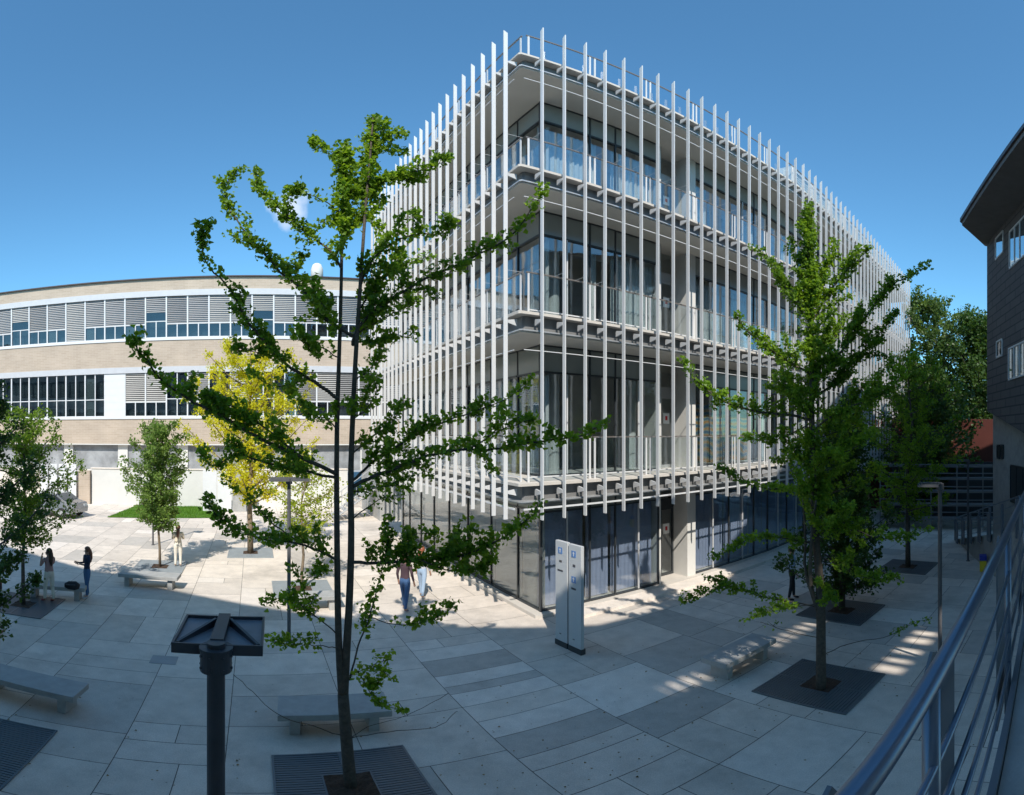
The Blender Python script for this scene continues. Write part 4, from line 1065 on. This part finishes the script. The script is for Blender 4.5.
# ------------------------------------------------------------------ fin-foot studs, bollards along glass are shadows only; recycling box, car
rbx = px(983, 571); RBX = root('recycling_box', rbx, 'small blue and yellow box beside the ramp', 'box')
F_ = Frame(rbx.x, rbx.y, 40)
q = MB(); q.box(F_, -.14, .14, -.12, .12, 0, .42); q.build('bin_body', mat('yellow plastic', (.75, .55, .03), .5), RBX, bevel=.02)
q = MB(); q.box(F_, -.15, .15, -.13, .13, .425, .62); q.build('lid', mat('blue plastic', (.02, .04, .32), .5), RBX, bevel=.02)

def car(c, deg, label, color):
    o = root('parked_car', (c[0], c[1], 0), label, 'car'); F_ = Frame(c[0], c[1], deg)
    prof = [(-2.0, .35), (-2.05, .75), (-1.9, .95), (-1.2, 1.02), (-.55, 1.42), (.75, 1.45), (1.45, 1.05), (1.95, .92), (2.05, .6), (2.0, .32)]
    m_ = mat('silver car paint', color, .25, metal=.6, coat=.6)
    q = MB(); n = len(prof)
    rows = [(-.80, 1), (-.86, .0), (.86, .0), (.80, 1)]
    def rowp(b, inset): return [F_(a_ , (b if z < 1.0 else b * .86), z) for a_, z in prof]
    v = rowp(-.85, 0) + rowp(.85, 0)
    q.raw(v, [tuple(range(n)), tuple(reversed(range(n, 2 * n)))] + [(i, n + i, n + (i + 1) % n, (i + 1) % n) for i in range(n)])
    q.build('body', m_, o, bevel=.05)
    dk = mat('car glass', (.02, .025, .03), .05)
    for s_ in (-1, 1):
        g = MB(); g.face([F_(-1.05, s_ * .80, 1.03), F_(1.3, s_ * .80, 1.06), F_(.70, s_ * .742, 1.38), F_(-.5, s_ * .742, 1.36)]); g.build('side_window', dk, o)
    g = MB(); g.face([F_(1.42, -.66, 1.10), F_(1.42, .66, 1.10), F_(.80, .62, 1.44), F_(.80, -.62, 1.44)]); g.build('windscreen', dk, o)
    g = MB(); g.face([F_(-1.20, -.66, 1.06), F_(-1.20, .66, 1.06), F_(-.60, .62, 1.41), F_(-.60, -.62, 1.41)]); g.build('rear_window', dk, o)
    for a_ in (-1.25, 1.3):
        for s_ in (-1, 1):
            p = F_(a_, s_ * .80, .32); p2 = F_(a_, s_ * .90, .32)
            wq = MB(); wq.tube([p, p2], .32, 20); wo = wq.build('wheel', mat('tyre', (.02, .02, .02), .8), o)
            rq = MB(); rq.tube([p2, F_(a_, s_ * .915, .32)], .19, 14); rq.build('rim', M_steel, wo)
    for s_ in (-.6, .6):
        g = MB(); g.box(F_, 1.93, 2.03, s_ - .16, s_ + .16, .68, .82); g.build('headlight', M_whitepanel, o)
cc_ = px(60, 516); car((cc_.x - .6, cc_.y), 10, 'silver grey parked car half hidden behind the left ginkgo', (.32, .33, .35))

# steel stair at the far left end of the screened building
SS = root('steel_stair', M0(5.5, 30.5, 0), 'open grey steel stair between the brick and screened buildings', 'stairs')
q = MB()
for k in range(12): q.box(M0, 4.6 + k * .28, 4.9 + k * .28, 29.6, 31.0, .18 + k * .2, .22 + k * .2)
q.build('tread', M_steel, SS)
q = MB()
for b in (29.55, 31.0): 
    q.tube([M0(4.6, b, .1), M0(8.0, b, 2.5)], .05, 6); q.tube([M0(4.6, b, 1.1), M0(8.0, b, 3.5)], .025, 6)
    for k in range(6): q.tube([M0(4.7 + k * .62, b, .15 + k * .44), M0(4.7 + k * .62, b, 1.15 + k * .44)], .018, 6)
q.build('balustrade', M_steel, SS)
q = MB(); q.box(M0, 7.2, 12, 29.0, 34, 0, 4.6); tag(q.build('service_block', M_concrete), 'low grey block behind the open steel stair', 'building')

# ------------------------------------------------------------------ people
SKIN = mat('skin', (.45, .26, .18), .6)
def person(c, facing, label, height=1.66, top=(.5, .3, .3), pants=(.7, .65, .55), shoe=(.3, .05, .05), hair=(.05, .025, .015), hairlong=True, arms='down', stride=.0, sleeve='long', lean=0, seat=None):
    H = height; s = H / 1.66
    o = root('person', (c[0], c[1], 0), label, 'person'); o.rotation_euler.z = facing    # faces local -Y
    J = {}
    def P(n, x, y, z, r): J[n] = (Vector((x * s, y * s, z * s)), r * s)
    P('pelvis', 0, 0, .92, .125); P('waist', 0, .0, 1.05, .105); P('chest', 0, .0, 1.25, .125); P('neck', 0, .01, 1.41, .052)
    P('head', 0, -.005, 1.50, .078); P('crown', 0, .0, 1.60, .072)
    for sg, n in ((1, 'l'), (-1, 'r')):
        st = stride * sg
        P('hip' + n, .085 * sg, 0, .86, .095); P('knee' + n, .09 * sg, -st * .5 - .01, .48, .062); P('ank' + n, .095 * sg, -st * .9 + .02, .09, .040)
        P('toe' + n, .10 * sg, -st * .9 - .14, .035, .034)
        P('sho' + n, .165 * sg, .0, 1.35, .058)
        if arms == 'down' or (arms == 'mixed' and sg < 0):
            P('elb' + n, .225 * sg, .02, 1.08, .040); P('wri' + n, .235 * sg, -.06, .86, .027); P('han' + n, .235 * sg, -.09, .79, .030)
        elif arms == 'front' or (arms == 'mixed' and sg > 0):
            P('elb' + n, .21 * sg, -.02, 1.10, .040); P('wri' + n, .13 * sg, -.22, 1.14, .027); P('han' + n, .10 * sg, -.30, 1.17, .030)
        else:     # hands up at face
            P('elb' + n, .22 * sg, -.10, 1.13, .040); P('wri' + n, .12 * sg, -.20, 1.33, .027); P('han' + n, .08 * sg, -.22, 1.41, .030)
    names = list(J); ix = {n: i for i, n in enumerate(names)}
    E_ = [('pelvis', 'waist'), ('waist', 'chest'), ('chest', 'neck'), ('neck', 'head'), ('head', 'crown')]
    for n in 'lr': E_ += [('pelvis', 'hip' + n), ('hip' + n, 'knee' + n), ('knee' + n, 'ank' + n), ('ank' + n, 'toe' + n), ('chest', 'sho' + n), ('sho' + n, 'elb' + n), ('elb' + n, 'wri' + n), ('wri' + n, 'han' + n)]
    me = bpy.data.meshes.new('sk'); me.from_pydata([J[n][0] for n in names], [(ix[a_], ix[b_]) for a_, b_ in E_], [])
    ob = bpy.data.objects.new('sk', me); COL.objects.link(ob)
    ob.modifiers.new('s', 'SKIN'); me.skin_vertices.update() if hasattr(me.skin_vertices, 'update') else None
    for i, n in enumerate(names):
        rr_ = J[n][1]; sv = me.skin_vertices[0].data[i]
        flat = .68 if n in ('pelvis', 'waist', 'chest') else 1.0
        sv.radius = (rr_ * (1.22 if flat < 1 else 1), rr_ * (flat * 1.1 if flat < 1 else 1)); sv.use_root = (n == 'pelvis')
    sb = ob.modifiers.new('d', 'SUBSURF'); sb.levels = 2; sb.render_levels = 2
    dg = bpy.context.evaluated_depsgraph_get(); em = bpy.data.meshes.new_from_object(ob.evaluated_get(dg))
    bpy.data.objects.remove(ob)
    # fingers, nose
    bm = bmesh.new(); bm.from_mesh(em)
    def stick(p0, p1, r0, r1):
        q = MB(); q.tube([p0, (Vector(p0) + Vector(p1)) / 2 + Vector((0, -.003, 0)), p1], [r0, (r0 + r1) / 2, r1], 6)
        vs = [bm.verts.new(v) for v in q.v]
        for f in q.f: bm.faces.new([vs[i] for i in f])
    for n in 'lr':
        wv, hv = J['wri' + n][0], J['han' + n][0]; d = (hv - wv).normalized(); side = d.cross(Vector((1, 0, 0))).normalized()
        for k, ln_ in enumerate((.062, .072, .068, .055)):
            b0 = hv + side * (k - 1.5) * .017 + d * .01; stick(b0, b0 + d * ln_ + Vector((0, -.012, 0)), .009, .006)
        stick(hv - side * .03 - d * .02, hv - side * .055 + d * .025, .010, .007)
    stick(J['head'][0] + Vector((0, -.070, .030)), J['head'][0] + Vector((0, -.098, .005)), .008, .013)
    bm.to_mesh(em); bm.free()
    mats = [mat('top cloth', top, .9, var=.1), mat('trouser cloth', pants, .9, var=.1), mat('shoe', shoe, .6), SKIN]
    for m_ in mats: em.materials.append(m_)
    for p in em.polygons:
        z = p.center.z / s; x = abs(p.center.x) / s; y = p.center.y / s; p.use_smooth = True
        i = 0
        if z < .085: i = 2
        elif z < .13: i = 3
        elif z < .97 and x < .195: i = 1
        if z > 1.405: i = 3
        for n in 'lr':
            wv, ev = J['wri' + n][0], J['elb' + n][0]
            lim = .075 * s if sleeve == 'long' else 1
            if (p.center - wv).length < .06 * s or (p.center - J['han' + n][0]).length < .10 * s: i = 3
            if sleeve == 'short':
                seg = wv - ev; t = (p.center - ev).dot(seg) / seg.length_squared
                if t > -.25 and (p.center - (ev + seg * min(1, max(0, t)))).length < .07 * s and x > .1: i = 3
        p.material_index = i
    em.name = 'body'; bo = bpy.data.objects.new('body', em); COL.objects.link(bo); bo.parent = o
    # hair
    h = MB(); hp = J['head'][0]
    U_, V_ = 14, 9; vs = []
    for j in range(V_ + 1):
        for i in range(U_):
            th = 2 * pi * i / U_; ph = pi * .62 * j / V_
            rx, ry, rzz = .093, .104, .118
            v = Vector((rx * sin(ph) * cos(th), ry * sin(ph) * sin(th) + .018, rzz * cos(ph) + .045))
            if v.y < -.04 and v.z < .085: v.y = -.04 - .1 * (v.z < .0) * 0; v.x *= 1.0
            vs.append(hp + v * s)
    fs = [(j * U_ + i, j * U_ + (i + 1) % U_, (j + 1) * U_ + (i + 1) % U_, (j + 1) * U_ + i) for j in range(V_) for i in range(U_)]
    h.raw(vs, fs)
    if hairlong:
        h.tube([hp + Vector((0, .075, .03)) * s, hp + Vector((0, .11, -.08)) * s, hp + Vector((.01, .125, -.22)) * s, hp + Vector((0, .12, -.36)) * s], [.075 * s, .07 * s, .055 * s, .02 * s], 10)
    hm = mat('hair', hair, .5, var=.3, scale=30)
    ho = MB(); ho.v = h.v; ho.f = h.f; ho.m = h.m
    me2 = bpy.data.meshes.new('hair'); me2.from_pydata([tuple(v) for v in h.v], [], h.f); me2.materials.append(hm)
    me2.polygons.foreach_set('use_smooth', [True] * len(me2.polygons))
    hob = bpy.data.objects.new('hair', me2); COL.objects.link(hob); hob.parent = o
    return o
def toward_cam(p, extra=0): return atan2(-p.y, -p.x) + pi / 2 + extra
pA = px(49, 602); person(pA, toward_cam(pA, pi + .6), 'woman in pinkish top and white trousers seen from behind at the shaded bench', 1.70, (.42, .26, .24), (.72, .66, .55), (.35, .05, .06), arms='up', stride=.10, sleeve='short')
pB = px(87, 598); person(pB, toward_cam(pB, -1.2), 'woman with navy jacket and blue jeans holding a phone beside the bench', 1.66, (.025, .035, .07), (.06, .14, .28), (.6, .6, .62), (.16, .06, .03), arms='front', stride=.06)
pC = px(178, 567); person(pC, toward_cam(pC, pi), 'woman in cream clothes with a long ponytail facing away in the sun', 1.66, (.72, .62, .48), (.78, .72, .62), (.7, .68, .62), (.14, .06, .03), arms='front', stride=.02)
pD = px(405, 611); person(pD, toward_cam(pD, pi - .5), 'walker in blue jeans and red brown top behind the ginkgo foliage', 1.72, (.07, .04, .05), (.06, .13, .27), (.10, .12, .2), (.10, .05, .03), False, arms='down', stride=.16)
pE = px(422, 598); person(pE, toward_cam(pE, pi - .5), 'walker in pale jeans just behind the one in blue jeans', 1.68, (.45, .46, .5), (.32, .42, .55), (.6, .6, .6), (.25, .08, .04), True, arms='down', stride=.15)
pF = px(792, 600); person(pF, toward_cam(pF, 1.9), 'person in light blue shirt and dark trousers behind the bushy ginkgo', 1.72, (.35, .45, .62), (.03, .03, .035), (.02, .02, .02), (.04, .025, .02), False, arms='down', stride=.12)
pG = px(-5, 636); person(pG, toward_cam(pG, -1.3), 'person in white trousers and red shoes stepping in at the left edge', 1.66, (.25, .22, .2), (.72, .66, .55), (.4, .05, .06), arms='down', stride=.28)
# bag left on the bench
bg_ = M0.inv(px(74, 590, .46)); 
BG = root('backpack', px(72, 590, .46), 'black backpack lying on the shaded bench', 'backpack')
q = MB(); F_ = Frame(BG.location.x, BG.location.y, 36)
q.tube([F_(-.22, 0, .60), F_(-.1, .02, .60), F_(.1, 0, .60), F_(.22, 0, .58)], [.06, .13, .14, .07], 10)
q.build('bag', mat('black nylon', (.012, .012, .015), .7), BG, smooth=True)
q = MB(); q.tube([F_(-.15, -.12, .66), F_(-.02, -.2, .68), F_(.12, -.12, .66)], .015, 6); q.build('strap', M_darkframe, BG)
for o in bpy.data.objects:
    if '_w' in o: del o['_w']
